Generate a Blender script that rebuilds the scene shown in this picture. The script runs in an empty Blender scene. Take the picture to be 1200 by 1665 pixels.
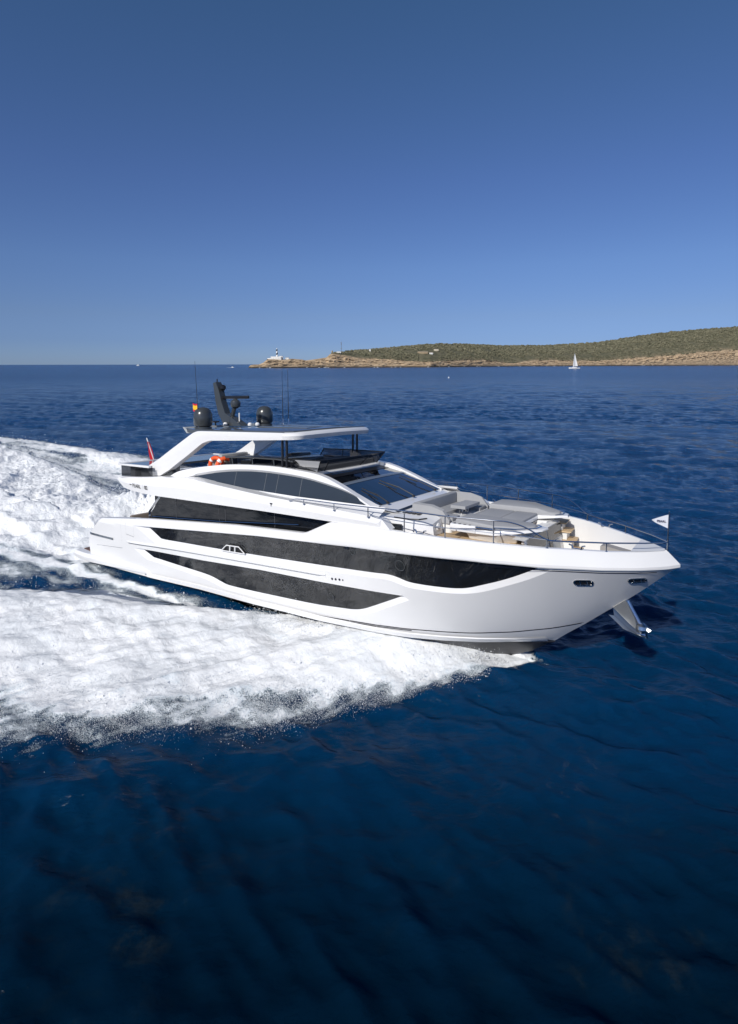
import bpy, bmesh, math, random
import numpy as np
from mathutils import Vector, Matrix, Euler
from mathutils.geometry import delaunay_2d_cdt
random.seed(7)
RNG = np.random.default_rng(11)
R = math.radians
S = bpy.context.scene
COL = S.collection

# ---------------------------------------------------------------- camera, sky, sun, exposure
CAM_H = 9.19
cd = bpy.data.cameras.new('camera')
cam = bpy.data.objects.new('camera', cd)
COL.objects.link(cam)
cam.location = (0, 0, CAM_H)
cam.rotation_euler = (R(90) - 0.13774, R(0.1), 0)
cd.sensor_fit = 'VERTICAL'
cd.sensor_height = 36
cd.lens = 19.932
cd.shift_y = -0.0677
cd.clip_start = 0.3
cd.clip_end = 90000
S.camera = cam

SUN_EL, SUN_AZ = R(35), math.atan2(-0.53, -0.848)     # azimuth measured from +Y towards +X
w = bpy.data.worlds.new('World')
S.world = w
w.use_nodes = True
nt = w.node_tree
nt.nodes.clear()
sky = nt.nodes.new('ShaderNodeTexSky')
sky.sky_type = 'NISHITA'
sky.sun_disc = False
sky.sun_elevation = SUN_EL
sky.sun_rotation = SUN_AZ
sky.altitude = 300
sky.air_density = 0.85
sky.dust_density = 0.25
sky.ozone_density = 5.0
bg = nt.nodes.new('ShaderNodeBackground')
bg.inputs['Strength'].default_value = 0.085
wo = nt.nodes.new('ShaderNodeOutputWorld')
# clear dry air seen away from the sun: deeper blue overhead, grey-blue at the horizon
gco = nt.nodes.new('ShaderNodeTexCoord')
gsp = nt.nodes.new('ShaderNodeSeparateXYZ')
gcr = nt.nodes.new('ShaderNodeValToRGB')
els = gcr.color_ramp.elements
els[0].position, els[0].color = 0.0, (.47, .61, 1.0, 1)
els[1].position, els[1].color = 0.5, (.70, .88, 1.0, 1)
for q, c in ((.038, (.47, .56, .89)), (.08, (.59, .62, .83)), (.16, (.70, .74, .93)), (.29, (.71, .77, .99))):
    k = els.new(q); k.color = (*c, 1)
gmx = nt.nodes.new('ShaderNodeMixRGB'); gmx.blend_type = 'MULTIPLY'; gmx.inputs[0].default_value = 1
nt.links.new(gco.outputs['Generated'], gsp.inputs[0])
nt.links.new(gsp.outputs['Z'], gcr.inputs[0])
nt.links.new(sky.outputs[0], gmx.inputs[1]); nt.links.new(gcr.outputs[0], gmx.inputs[2])
nt.links.new(gmx.outputs[0], bg.inputs['Color'])
nt.links.new(bg.outputs[0], wo.inputs['Surface'])
sd = bpy.data.lights.new('sun', 'SUN')
sd.energy = 4.25
sd.angle = R(0.5)
sd.color = (1.0, 0.955, 0.89)
sun = bpy.data.objects.new('sun', sd)
COL.objects.link(sun)
sdir = Vector((math.sin(SUN_AZ) * math.cos(SUN_EL), math.cos(SUN_AZ) * math.cos(SUN_EL), math.sin(SUN_EL)))
sun.rotation_euler = sdir.to_track_quat('Z', 'Y').to_euler()
sun.location = (-40, -30, 60)
S.view_settings.view_transform = 'Standard'
S.view_settings.look = 'None'
S.view_settings.exposure = 0.0
S.view_settings.gamma = 1

# boat pose (boat frame: x forward, y to port, z up)
BOAT_T = Vector((-12.242, 28.438, -0.326))
BOAT_R = Euler((-0.04721, -0.04074, -0.61137), 'XYZ')
BM = Matrix.LocRotScale(BOAT_T, BOAT_R, None)
C_, S_ = math.cos(-0.61137), math.sin(-0.61137)

# ---------------------------------------------------------------- materials
def new_mat(name):
    m = bpy.data.materials.new(name)
    m.use_nodes = True
    t = m.node_tree
    b = t.nodes['Principled BSDF']
    return m, t, b

def mat(name, col, rough=0.4, metal=0.0, var=0.06, scale=3.0, bump=0.0, bscale=40.0, coat=0.0, spec=0.5):
    m, t, b = new_mat(name)
    tc = t.nodes.new('ShaderNodeTexCoord')
    n = t.nodes.new('ShaderNodeTexNoise')
    n.inputs['Scale'].default_value = scale
    n.inputs['Detail'].default_value = 5
    t.links.new(tc.outputs['Object'], n.inputs['Vector'])
    mx = t.nodes.new('ShaderNodeMixRGB')
    mx.inputs[1].default_value = (*[c * (1 - var) for c in col], 1)
    mx.inputs[2].default_value = (*[min(1, c * (1 + var)) for c in col], 1)
    t.links.new(n.outputs['Fac'], mx.inputs[0])
    t.links.new(mx.outputs[0], b.inputs['Base Color'])
    b.inputs['Roughness'].default_value = rough
    b.inputs['Metallic'].default_value = metal
    b.inputs['Specular IOR Level'].default_value = spec
    b.inputs['Coat Weight'].default_value = coat
    b.inputs['Coat Roughness'].default_value = 0.04
    if bump:
        n2 = t.nodes.new('ShaderNodeTexNoise')
        n2.inputs['Scale'].default_value = bscale
        n2.inputs['Detail'].default_value = 4
        t.links.new(tc.outputs['Object'], n2.inputs['Vector'])
        bp = t.nodes.new('ShaderNodeBump')
        bp.inputs['Strength'].default_value = bump
        bp.inputs['Distance'].default_value = 0.01
        t.links.new(n2.outputs['Fac'], bp.inputs['Height'])
        t.links.new(bp.outputs[0], b.inputs['Normal'])
    return m

def glass_mat(name, tint, rough=0.02, ior=1.5, refl=1.0):
    """tinted see-through glass: coloured transparency under a Fresnel reflection"""
    m = bpy.data.materials.new(name)
    m.use_nodes = True
    t = m.node_tree
    t.nodes.clear()
    o = t.nodes.new('ShaderNodeOutputMaterial')
    tr = t.nodes.new('ShaderNodeBsdfTransparent')
    tr.inputs[0].default_value = (*tint, 1)
    gl = t.nodes.new('ShaderNodeBsdfGlossy')
    gl.inputs['Roughness'].default_value = rough
    gl.inputs['Color'].default_value = (refl, refl, refl, 1)
    fr = t.nodes.new('ShaderNodeFresnel')
    fr.inputs['IOR'].default_value = ior
    mx = t.nodes.new('ShaderNodeMixShader')
    t.links.new(fr.outputs[0], mx.inputs[0])
    t.links.new(tr.outputs[0], mx.inputs[1])
    t.links.new(gl.outputs[0], mx.inputs[2])
    t.links.new(mx.outputs[0], o.inputs['Surface'])
    return m

def teak_mat():
    m, t, b = new_mat('teak')
    tc = t.nodes.new('ShaderNodeTexCoord')
    sp = t.nodes.new('ShaderNodeSeparateXYZ')
    t.links.new(tc.outputs['Object'], sp.inputs[0])
    mu = t.nodes.new('ShaderNodeMath'); mu.operation = 'MULTIPLY'; mu.inputs[1].default_value = 1 / 0.07
    t.links.new(sp.outputs['Y'], mu.inputs[0])
    fr = t.nodes.new('ShaderNodeMath'); fr.operation = 'FRACT'
    t.links.new(mu.outputs[0], fr.inputs[0])
    gt = t.nodes.new('ShaderNodeMath'); gt.operation = 'GREATER_THAN'; gt.inputs[1].default_value = 0.92
    t.links.new(fr.outputs[0], gt.inputs[0])
    mp = t.nodes.new('ShaderNodeMapping'); mp.inputs['Scale'].default_value = (1.5, 14, 10)
    t.links.new(tc.outputs['Object'], mp.inputs[0])
    n = t.nodes.new('ShaderNodeTexNoise'); n.inputs['Scale'].default_value = 2.5; n.inputs['Detail'].default_value = 6
    t.links.new(mp.outputs[0], n.inputs['Vector'])
    cr = t.nodes.new('ShaderNodeValToRGB')
    cr.color_ramp.elements[0].position = 0.3; cr.color_ramp.elements[0].color = (0.43, 0.30, 0.165, 1)
    cr.color_ramp.elements[1].position = 0.7; cr.color_ramp.elements[1].color = (0.60, 0.45, 0.275, 1)
    t.links.new(n.outputs['Fac'], cr.inputs[0])
    mx = t.nodes.new('ShaderNodeMixRGB'); mx.inputs[2].default_value = (0.07, 0.055, 0.04, 1)
    t.links.new(gt.outputs[0], mx.inputs[0]); t.links.new(cr.outputs[0], mx.inputs[1])
    t.links.new(mx.outputs[0], b.inputs['Base Color'])
    b.inputs['Roughness'].default_value = 0.6
    return m

WHITE = mat('white_gelcoat', (0.75, 0.75, 0.75), 0.2, var=0.015, scale=0.8, coat=0.35)
WHITE2 = mat('white_moulding', (0.72, 0.72, 0.71), 0.35, var=0.02, scale=2)
DKGREY = mat('gunmetal_paint', (0.045, 0.05, 0.053), 0.25, var=0.05, coat=0.4)
ROOFG = mat('smoked_roof_panel', (0.075, 0.085, 0.095), 0.14, var=0.05, coat=0.5)
BLACK = mat('black_paint', (0.012, 0.012, 0.014), 0.3)
ANTIF = mat('antifouling', (0.022, 0.022, 0.028), 0.45, var=0.3, scale=2)
NAVY = mat('navy_boot_stripe', (0.012, 0.013, 0.025), 0.2)
HGLASS = mat('black_hull_glass', (0.011, 0.0115, 0.0125), 0.02, var=0.08, scale=.6, spec=0.9)
SGLASS = mat('black_saloon_glass', (0.008, 0.009, 0.011), 0.02, var=0.2, scale=1, spec=0.5)
WGLASS = mat('grey_blue_glass', (0.032, 0.041, 0.052), 0.10, var=0.08, scale=1)
WIND = glass_mat('windscreen_glass', (0.42, 0.46, 0.51), 0.015, 1.42, .42)
SMOKE = glass_mat('smoked_screen', (0.30, 0.31, 0.33), 0.03, 1.45, .6)
CHROME = mat('polished_steel', (0.55, 0.56, 0.58), 0.12, 1.0, var=0.05)
STEEL = mat('brushed_steel', (0.55, 0.56, 0.58), 0.14, 1.0, var=0.05)
BRUSH = mat('anchor_steel', (0.6, 0.6, 0.58), 0.28, 0.9, var=0.1, scale=8)
CUSH = mat('grey_cushion', (0.33, 0.335, 0.345), 0.85, var=0.06, scale=6, bump=0.25, bscale=160)
CUSHD = mat('dark_cushion', (0.19, 0.195, 0.205), 0.85, var=0.06, scale=6, bump=0.2, bscale=160)
BEIGE = mat('beige_canvas', (0.5, 0.45, 0.38), 0.9, var=0.08)
ORANGE = mat('orange_plastic', (0.72, 0.09, 0.012), 0.5, var=0.05)
TAPE = mat('white_tape', (0.8, 0.8, 0.8), 0.5)
RUBBER = mat('black_rubber', (0.02, 0.02, 0.022), 0.5)
INTER = mat('cabin_interior', (0.05, 0.05, 0.055), 0.7)
TEAK = teak_mat()
TEAKD = mat('dark_teak', (0.13, 0.075, 0.055), 0.6, var=0.15, scale=6)
FLAGW = mat('white_flag_cloth', (0.58, 0.60, 0.66), 0.8)
FLAGR = mat('red_flag_cloth', (0.52, 0.012, 0.025), 0.8, var=0.12)
FLAGY = mat('yellow_flag_cloth', (0.85, 0.50, 0.02), 0.8)
INK = mat('dark_blue_ink', (0.01, 0.015, 0.06), 0.5)
INKB = mat('black_ink', (0.012, 0.012, 0.015), 0.4)

# ---------------------------------------------------------------- mesh helpers
def finish(me, ang):
    bm = bmesh.new(); bm.from_mesh(me)
    bmesh.ops.recalc_face_normals(bm, faces=bm.faces)
    a = R(ang)
    for e in bm.edges:
        e.smooth = not (len(e.link_faces) == 2 and e.calc_face_angle(0) > a)
    for f in bm.faces: f.smooth = True
    bm.to_mesh(me); bm.free()

def obj(name, me, parent=None, m=None, ang=28):
    if m is not None: me.materials.append(m)
    if ang: finish(me, ang)
    o = bpy.data.objects.new(name, me)
    COL.objects.link(o)
    if parent is not None: o.parent = parent
    return o

class MB:
    """collects vertices and faces of ONE part"""
    def __init__(s): s.v = []; s.f = []
    def add(s, v, f):
        n = len(s.v); s.v += [tuple(p) for p in v]; s.f += [tuple(i + n for i in q) for q in f]
        return s
    def quad(s, a, b, c, d): return s.add([a, b, c, d], [(0, 1, 2, 3)])
    def poly(s, pts): return s.add(pts, [tuple(range(len(pts)))])
    def loft(s, rings, closed=False, cap=False):
        n = len(rings[0]); v = [p for r in rings for p in r]; f = []
        for i in range(len(rings) - 1):
            for j in range(n if closed else n - 1):
                k = (j + 1) % n
                f.append((i * n + j, i * n + k, (i + 1) * n + k, (i + 1) * n + j))
        if cap:
            f.append(tuple(range(n))[::-1]); f.append(tuple((len(rings) - 1) * n + j for j in range(n)))
        return s.add(v, f)
    def tube(s, pts, r, n=8, cap=True):
        pts = [Vector(p) for p in pts]; rings = []
        rr = r if isinstance(r, (list, tuple)) else [r] * len(pts)
        up = None
        for i, p in enumerate(pts):
            d = (pts[min(i + 1, len(pts) - 1)] - pts[max(i - 1, 0)]).normalized()
            if up is None:
                up = Vector((0, 0, 1)) if abs(d.z) < 0.9 else Vector((1, 0, 0))
            a = d.cross(up)
            if a.length < 1e-5: a = d.orthogonal()
            a.normalize(); b = a.cross(d); up = b
            rings.append([p + (a * math.cos(t) + b * math.sin(t)) * rr[i] for t in [2 * math.pi * k / n for k in range(n)]])
        return s.loft(rings, True, cap)
    def lathe(s, prof, c=(0, 0, 0), n=24):
        rings = [[(c[0] + r * math.cos(t), c[1] + r * math.sin(t), c[2] + z) for t in [2 * math.pi * k / n for k in range(n)]] for r, z in prof]
        return s.loft(rings, True, True)
    def box(s, x0, x1, y0, y1, z0, z1, r=0.0, seg=2):
        bm = bmesh.new()
        bmesh.ops.create_cube(bm, size=1)
        for v in bm.verts:
            v.co = Vector((x0 + (v.co.x + .5) * (x1 - x0), y0 + (v.co.y + .5) * (y1 - y0), z0 + (v.co.z + .5) * (z1 - z0)))
        if r: bmesh.ops.bevel(bm, geom=list(bm.edges), offset=r, segments=seg, profile=0.5, affect='EDGES')
        return s.bm(bm)
    def bm(s, bm, M=None):
        bm.verts.index_update()
        s.add([(M @ v.co if M else v.co) for v in bm.verts], [[v.index for v in f.verts] for f in bm.faces])
        bm.free(); return s
    def slab(s, loop, z0, z1, r=0.0, seg=3):
        """plan outline (x,y) list extruded z0..z1 (z may be callables of x,y), rounded top edge"""
        zf0 = z0 if callable(z0) else (lambda x, y: z0)
        zf1 = z1 if callable(z1) else (lambda x, y: z1)
        c = np.mean(np.array(loop), 0)
        rings = [[(x, y, zf0(x, y)) for x, y in loop]]
        P = np.array(loop, float)
        T = np.roll(P, -1, 0) - np.roll(P, 1, 0)
        N = np.stack([T[:, 1], -T[:, 0]], 1); N /= np.linalg.norm(N, axis=1)[:, None] + 1e-9
        if ((P - c) * N).sum() < 0: N = -N
        if r:
            for k in range(seg + 1):
                a = math.pi / 2 * k / seg
                Q = P - N * r * (1 - math.cos(a))
                rings.append([(q[0], q[1], zf1(p[0], p[1]) - r + r * math.sin(a)) for q, p in zip(Q, P)])
        else:
            rings.append([(x, y, zf1(x, y)) for x, y in loop])
        return s.loft(rings, True, True)
    def mirror(s):
        n = len(s.v); s.v += [(x, -y, z) for x, y, z in s.v]; s.f += [tuple(i + n for i in q[::-1]) for q in s.f]
        return s
    def flip(s):
        s.v = [(x, -y, z) for x, y, z in s.v]; s.f = [q[::-1] for q in s.f]; return s
    def build(s, name, m, parent=None, ang=28, each=False):
        if each:                       # every connected piece becomes a part of its own
            par = list(range(len(s.v)))
            def root(i):
                while par[i] != i: par[i] = par[par[i]]; i = par[i]
                return i
            for q in s.f:
                for i in q[1:]: par[root(i)] = root(q[0])
            comps = {}
            for q in s.f: comps.setdefault(root(q[0]), []).append(q)
            r = None
            for fs in comps.values():
                b = MB(); b.v, b.f = sub(s.v, fs)
                o = b.build(name, m, parent, ang); r = r or o
            return r
        me = bpy.data.meshes.new(name)
        me.from_pydata(s.v, [], s.f); me.update()
        return obj(name, me, parent, m, ang)

def tab(t):
    a = np.array(t, float)
    return lambda x: np.interp(x, a[:, 0], a[:, 1])
def smooth_line(pts, n=6):
    """Catmull-Rom through the points"""
    P = [np.array(p, float) for p in pts]; out = []
    for i in range(len(P) - 1):
        p0, p1, p2, p3 = P[max(i - 1, 0)], P[i], P[i + 1], P[min(i + 2, len(P) - 1)]
        for k in range(n):
            t = k / n
            out.append(tuple(.5 * (2 * p1 + (p2 - p0) * t + (2 * p0 - 5 * p1 + 4 * p2 - p3) * t * t + (3 * p1 - p0 - 3 * p2 + p3) * t ** 3)))
    out.append(tuple(P[-1])); return out
def resamp(pts, d):
    out = []
    for a, b in zip(pts[:-1], pts[1:]):
        a = np.array(a, float); b = np.array(b, float)
        k = max(1, int(round(np.linalg.norm(b - a) / d)))
        out += [tuple(a + (b - a) * i / k) for i in range(k)]
    out.append(tuple(pts[-1])); return out
def inside(P, loop):
    P = np.atleast_2d(P); L = np.array(loop); M_ = np.roll(L, -1, 0); r = np.zeros(len(P), bool)
    for (x1, y1), (x2, y2) in zip(L, M_):
        if y1 == y2: continue
        c = ((y1 > P[:, 1]) != (y2 > P[:, 1])) & (P[:, 0] < (x2 - x1) * (P[:, 1] - y1) / (y2 - y1) + x1)
        r ^= c
    return r
def segdist(P, line):
    P = np.atleast_2d(P); d = np.full(len(P), 1e9)
    for a, b in zip(line[:-1], line[1:]):
        a = np.array(a); b = np.array(b); ab = b - a; q = ab @ ab
        if q < 1e-14: continue
        t = np.clip(((P - a) @ ab) / q, 0, 1)
        d = np.minimum(d, np.linalg.norm(P - a - t[:, None] * ab, axis=1))
    return d
def cdt(outer, lines, dx, dz, drop=None):
    """triangulated (x,z) domain inside outer with constraint lines; returns verts (n,2), triangles"""
    V = []; E = []
    def put(l, closed):
        n = len(V); V.extend(l)
        for i in range(len(l) - 1): E.append((n + i, n + i + 1))
        if closed: E.append((n + len(l) - 1, n))
    put(outer, True)
    for l, c in lines: put(l, c)
    O = np.array(outer)
    gx, gz = np.meshgrid(np.arange(O[:, 0].min(), O[:, 0].max(), dx), np.arange(O[:, 1].min(), O[:, 1].max(), dz))
    G = np.stack([gx.ravel(), gz.ravel()], 1)
    G = G[inside(G, outer)]
    dd = segdist(G, list(outer) + [outer[0]])
    for l, c in lines: dd = np.minimum(dd, segdist(G, list(l) + ([l[0]] if c else [])))
    keep = dd > .45 * min(dx, dz)
    if drop is not None: keep &= ~drop(G)
    V.extend(map(tuple, G[keep]))
    r = delaunay_2d_cdt([Vector(v) for v in V], E, [], 0, 1e-5)
    vv = np.array([tuple(v) for v in r[0]]); ff = [tuple(f) for f in r[2]]
    cc = np.array([vv[list(f)].mean(0) for f in ff])
    ok = inside(cc, outer)
    return vv, [f for f, k in zip(ff, ok) if k], cc[ok]
def sub(vv3, faces):
    """keep only the used vertices"""
    idx = {}; v = []; f = []
    for q in faces:
        r = []
        for i in q:
            if i not in idx: idx[i] = len(v); v.append(tuple(vv3[i]))
            r.append(idx[i])
        f.append(tuple(r))
    return v, f
def plate(mb, outline, yf, th, dx=.25, dz=.12):
    """solid plate: outer skin at y=-yf(x,z), inner skin th further inboard"""
    ol = resamp(list(outline) + [outline[0]], .22)[:-1]
    vv, ff, _ = cdt(ol, [], dx, dz)
    y = np.array([float(yf(a, b)) for a, b in vv])
    o = [(a, -c, b) for (a, b), c in zip(vv, y)]
    i = [(a, -(c - th), b) for (a, b), c in zip(vv, y)]
    n = len(o)
    f = list(ff) + [tuple(k + n for k in q[::-1]) for q in ff]
    cnt = {}
    for q in ff:
        for a, b in zip(q, q[1:] + q[:1]):
            cnt[(a, b)] = 1
    for a, b in cnt:
        if (b, a) not in cnt: f.append((b, a, a + n, b + n))
    return mb.add(o + i, f)
def tag(o, label=None, cat=None, group=None, kind=None):
    if label: o['label'] = label
    if cat: o['category'] = cat
    if group: o['group'] = group
    if kind: o['kind'] = kind
    return o
def empty(name, loc=(0, 0, 0), rot=(0, 0, 0)):
    o = bpy.data.objects.new(name, None); COL.objects.link(o)
    o.empty_display_size = 0.5; o.location = loc; o.rotation_euler = rot
    return o
def text_mesh(name, s, size, place, m, parent, depth=0.004, bold=0.0):
    """lettering turned into a mesh; place maps (u,v,w) -> point"""
    c = bpy.data.curves.new(name, 'FONT'); c.body = s; c.size = size; c.extrude = depth; c.offset = bold
    t = bpy.data.objects.new(name, c); COL.objects.link(t)
    dg = bpy.context.evaluated_depsgraph_get()
    me = bpy.data.meshes.new_from_object(t.evaluated_get(dg))
    bpy.data.objects.remove(t); bpy.data.curves.remove(c)
    for v in me.vertices: v.co = place(v.co.x, v.co.y, v.co.z)
    me.materials.clear()
    return obj(name, me, parent, m, 0)

# numpy gradient noise -------------------------------------------------------
def _hash(ix, iy, seed):
    h = (ix.astype(np.int64) * 374761393 + iy.astype(np.int64) * 668265263 + seed * 974634777) & 0x7fffffff
    h = ((h ^ (h >> 13)) * 1274126177) & 0x7fffffff
    return ((h ^ (h >> 16)) & 0xffff) / 65536.0
def pnoise(x, y, seed=0):
    ix = np.floor(x); iy = np.floor(y); fx = x - ix; fy = y - iy
    u = fx * fx * fx * (fx * (fx * 6 - 15) + 10); v = fy * fy * fy * (fy * (fy * 6 - 15) + 10)
    def g(dx, dy):
        a = _hash(ix + dx, iy + dy, seed) * 2 * np.pi
        return np.cos(a) * (fx - dx) + np.sin(a) * (fy - dy)
    a = g(0, 0) + (g(1, 0) - g(0, 0)) * u
    b = g(0, 1) + (g(1, 1) - g(0, 1)) * u
    return (a + (b - a) * v) * 1.5
def fbm(x, y, oct=4, seed=0):
    r = 0; a = 1; t = 0
    for o in range(oct):
        r = r + a * pnoise(x * 2 ** o + 17.3 * o, y * 2 ** o - 9.1 * o, seed + o); t += a; a *= .5
    return r / t
def sstep(a, b, x):
    t = np.clip((x - a) / (b - a), 0, 1); return t * t * (3 - 2 * t)

# ================================================================ MOTOR YACHT
yacht = tag(empty('motor_yacht', BOAT_T, BOAT_R),
            'large white motor yacht with black hull windows and grey radar domes ploughing up foam', 'yacht')
Y = yacht
yG = tab([(0, 2.85), (2, 2.95), (6, 3.02), (12, 3.05), (17, 3.04), (18.3, 3.02), (19.5, 2.9), (20.8, 2.61), (22.1, 2.11), (23.4, 1.30), (24.2, .62), (24.62, .15), (24.72, 0)])
yK = tab([(0, 2.9), (2, 3.02), (6, 3.1), (12, 3.15), (17, 3.16), (18.3, 3.14), (19.5, 3.03), (20.8, 2.78), (22.1, 2.33), (23.4, 1.58), (24.2, .95), (24.7, .45), (25.0, .08), (25.05, 0)])
yC = tab([(0, 2.76), (6, 2.84), (12, 2.84), (15, 2.70), (17, 2.44), (18, 2.20), (19, 1.82), (20, 1.32), (21, .6), (21.75, 0), (26, 0)])
zC = tab([(0, .16), (.96, .17), (5.77, .26), (9, .37), (13, .40), (17.9, .41), (20, .44), (21.75, .43), (22.08, .715), (22.6, 1.132), (23.25, 1.693), (23.73, 2.09), (24.33, 2.62), (24.83, 3.06), (25.0, 3.20), (25.05, 3.22)])
zK = tab([(0, 2.1), (5.0, 2.43), (5.9, 2.505), (9.6, 2.79), (12.55, 3.01), (15.5, 3.155), (16.6, 3.215), (18.5, 3.27), (19.3, 3.29), (20.3, 3.31), (21.2, 3.305), (22, 3.281), (23, 3.25), (24, 3.215), (24.8, 3.19), (25.05, 3.20)])
zG = tab([(0, 2.2), (2.32, 2.445), (6.16, 2.835), (11.2, 3.206), (14.54, 3.341), (15.6, 3.824), (17, 3.85), (18.4, 3.845), (19.6, 3.815), (20.8, 3.79), (22, 3.735), (22.7, 3.70), (23.4, 3.65), (24.0, 3.615), (24.72, 3.585)])
def Bs(x, z):
    x = np.asarray(x, float); z = np.asarray(z, float)
    t = np.clip((z - zC(x)) / np.maximum(zK(x) - zC(x), .05), 0, 1)
    y = yC(x) + (yK(x) - yC(x)) * t ** np.interp(x, [10, 16, 21, 23.5, 25], [1, .74, .74, .86, .9])
    u = np.clip((z - zK(x)) / np.maximum(zG(x) - zK(x), .05), 0, 1.2)
    return y - (yK(x) - yG(x)) * u
stepf = lambda x: .05 * sstep(5.0, 6.5, x) * (1 - .6 * sstep(22, 25, x))

up_glass = [(5.86, 2.475)] + [(x, float(zK(x))) for x in np.arange(6.2, 21.9, .3)] + [(22.02, 3.28)] \
    + smooth_line([(22.02, 3.28), (21.58, 3.03), (21.07, 2.78), (20.39, 2.51), (20.03, 2.385), (19.69, 2.325), (19.16, 2.305), (18.60, 2.31), (18.25, 2.345), (17.95, 2.43), (17.60, 2.47), (17.03, 2.44), (14.63, 2.34), (11.66, 2.22), (9.43, 2.14)], 5)[1:] \
    + [(8.0, 2.10), (6.9, 2.065), (6.62, 2.075)]
up_glass[0] = (5.86, float(zK(5.86)))
up_ledge = resamp(smooth_line([(22.36, float(zK(22.36))), (21.68, 2.86), (20.68, 2.42), (20.16, 2.25), (19.65, 2.18), (18.95, 2.165), (18.35, 2.18), (17.95, 2.27), (17.60, 2.325), (17.0, 2.30), (14.60, 2.18), (11.6, 2.04), (9.38, 1.945), (7.5, 1.87)], 5)
                  + [(6.35, 1.83), (5.09, float(zK(5.09)))], .2)
lo_glass = resamp([(5.29, 1.44), (9.29, 1.57), (12.30, 1.73), (14.52, 1.775), (15.28, 1.80), (18.07, 1.85)], .3) \
    + smooth_line([(18.07, 1.85), (16.95, 1.30), (16.55, 1.12), (16.2, 1.03), (15.7, .985), (14.35, .90), (12.2, .84), (10.6, .80), (10.1, .86), (9.6, .97), (9.0, 1.025), (7.5, 1.09), (5.95, 1.165)], 5)[1:]
lo_ledge = [(4.78, 1.40), (5.25, 1.462)] + resamp([(5.27, 1.462), (9.29, 1.592), (12.30, 1.752), (14.52, 1.797), (18.09, 1.872)], .3)[1:] + [(18.47, 1.86)] \
    + smooth_line([(18.47, 1.86), (17.12, 1.17), (16.6, .97), (16.2, .885), (15.8, .84), (14.32, .75), (12.2, .69), (10.6, .645), (10.0, .71), (9.5, .815), (8.9, .865), (7.5, .94), (5.6, 1.03)], 5)[1:]

chine_x = list(np.linspace(.96, 21.75, 80))
bottom = [(x, float(zC(x))) for x in chine_x] + [(x, float(zC(x))) for x in (21.9, 22.08, 22.34, 22.6, 22.92, 23.25, 23.5, 23.73, 24.03, 24.33, 24.6, 24.83)]
topk = [(25.05, 3.20)] + [(x, float(zK(x))) for x in np.arange(24.9, 22.4, -.2)]
kk = [(x, float(zK(x))) for x in np.arange(21.9, 6.1, -.3)]
aft_up = [(4.3, float(zG(4.3))), (3.3, float(zG(3.3))), (2.5, 2.455), (2.32, 2.43), (2.1, 2.28), (1.75, 2.0), (1.40, 1.72), (1.22, 1.55), (1.05, 1.3), (.98, 1.1), (.98, .6)]
side_outer = bottom + topk + [(22.36, float(zK(22.36))), (22.02, 3.28)] + kk + [(5.86, float(zK(5.86))), (5.09, float(zK(5.09))), (5.0, float(zK(5.0))), (5.0, float(zG(5.0)))] + aft_up
lg_closed = up_ledge + [(5.86, float(zK(5.86)) + .0)]
def in_ledges(G):
    a = inside(G, up_ledge) & ~inside(G, up_glass)
    b = inside(G, lo_ledge) & ~inside(G, lo_glass)
    return a | b
vv, ff, cc = cdt(side_outer, [(up_glass, True), (up_ledge, False), (lo_glass, True), (lo_ledge, True)], .22, .11, in_ledges)
D = .10
dep = np.zeros(len(vv))
for gl in (up_glass, lo_glass):
    lp = list(gl) + [gl[0]]
    dep[inside(vv, gl) | (segdist(vv, lp) < 2e-3)] = D
ys = Bs(vv[:, 0], vv[:, 1]) - stepf(vv[:, 0]) * (vv[:, 1] <= zK(vv[:, 0]) + .02) - dep
ys = np.maximum(ys, 0)
v3 = np.stack([vv[:, 0], -ys, vv[:, 1]], 1)
g1 = inside(cc, up_glass); g2 = inside(cc, lo_glass)
hull = MB()
hv, hf = sub(v3, [f for f, a, b in zip(ff, g1, g2) if not (a or b)])
hull.add(hv, hf)
# soffit under the knuckle and the gunwale band above it
kx = np.array(sorted(list(np.arange(5.0, 25.0, .2)) + [25.0, 25.05]))
hull.loft([[(x, -yK(x), zK(x)) for x in kx], [(x, -max(0, yK(x) - .19), zK(x) + .001) for x in kx]])
def xg(x):        # the gunwale line ends a little aft of the knuckle tip
    return 5.0 + (x - 5.0) * (24.72 - 5.0) / (25.05 - 5.0) if x < 20 else np.interp(x, [20, 25.05], [19.754, 24.72])
gx_ = np.array(sorted(set(list(np.arange(5.0, 25.0, .2)) + [14.8, 14.62, 15.7, 15.85, 25.0, 25.05])))
rings = []
for t in (0, .06, .20, .26, .5, .8, .94, 1.0):
    r = []
    for x in gx_:
        tt = max(0, (t - .20) / .80)
        X = x + (xg(x) - x) * tt
        zz = float(zK(x)) + (float(zG(xg(x))) - float(zK(x))) * t
        yy = float(yK(x)) + (float(yG(xg(x))) - float(yK(x))) * tt + .03 * math.sin(math.pi * min(1, t * 1.0)) * min(1, (25.05 - x))
        if t == 1.0: yy -= .03; zz += .012
        if t == .06: yy += .012 * min(1, 25.05 - x)
        r.append((X, -max(yy, 0), zz))
    rings.append(r)
CAPW = lambda x: .11 * float(sstep(24.9, 23.2, x)) + .02
cap = [(p[0], -max(-p[1] - CAPW(p[0]), 0), p[2] + .004) for p in rings[-1]]
rings.append(cap)
inner = []
for p in cap:
    X = p[0]
    zf = 3.60 if 15.5 < X < 21.25 else (2.72 if X >= 21.25 else (1.9 + .1 * X if X < 15.0 else 3.4))
    zf = min(zf, p[2] - .02)
    if X > 23.85: zf = p[2] - .03
    yi = -p[1] - .02
    inner.append((X, -max(min(yi, float(Bs(X, zf)) - .10), 0), zf))
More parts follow.
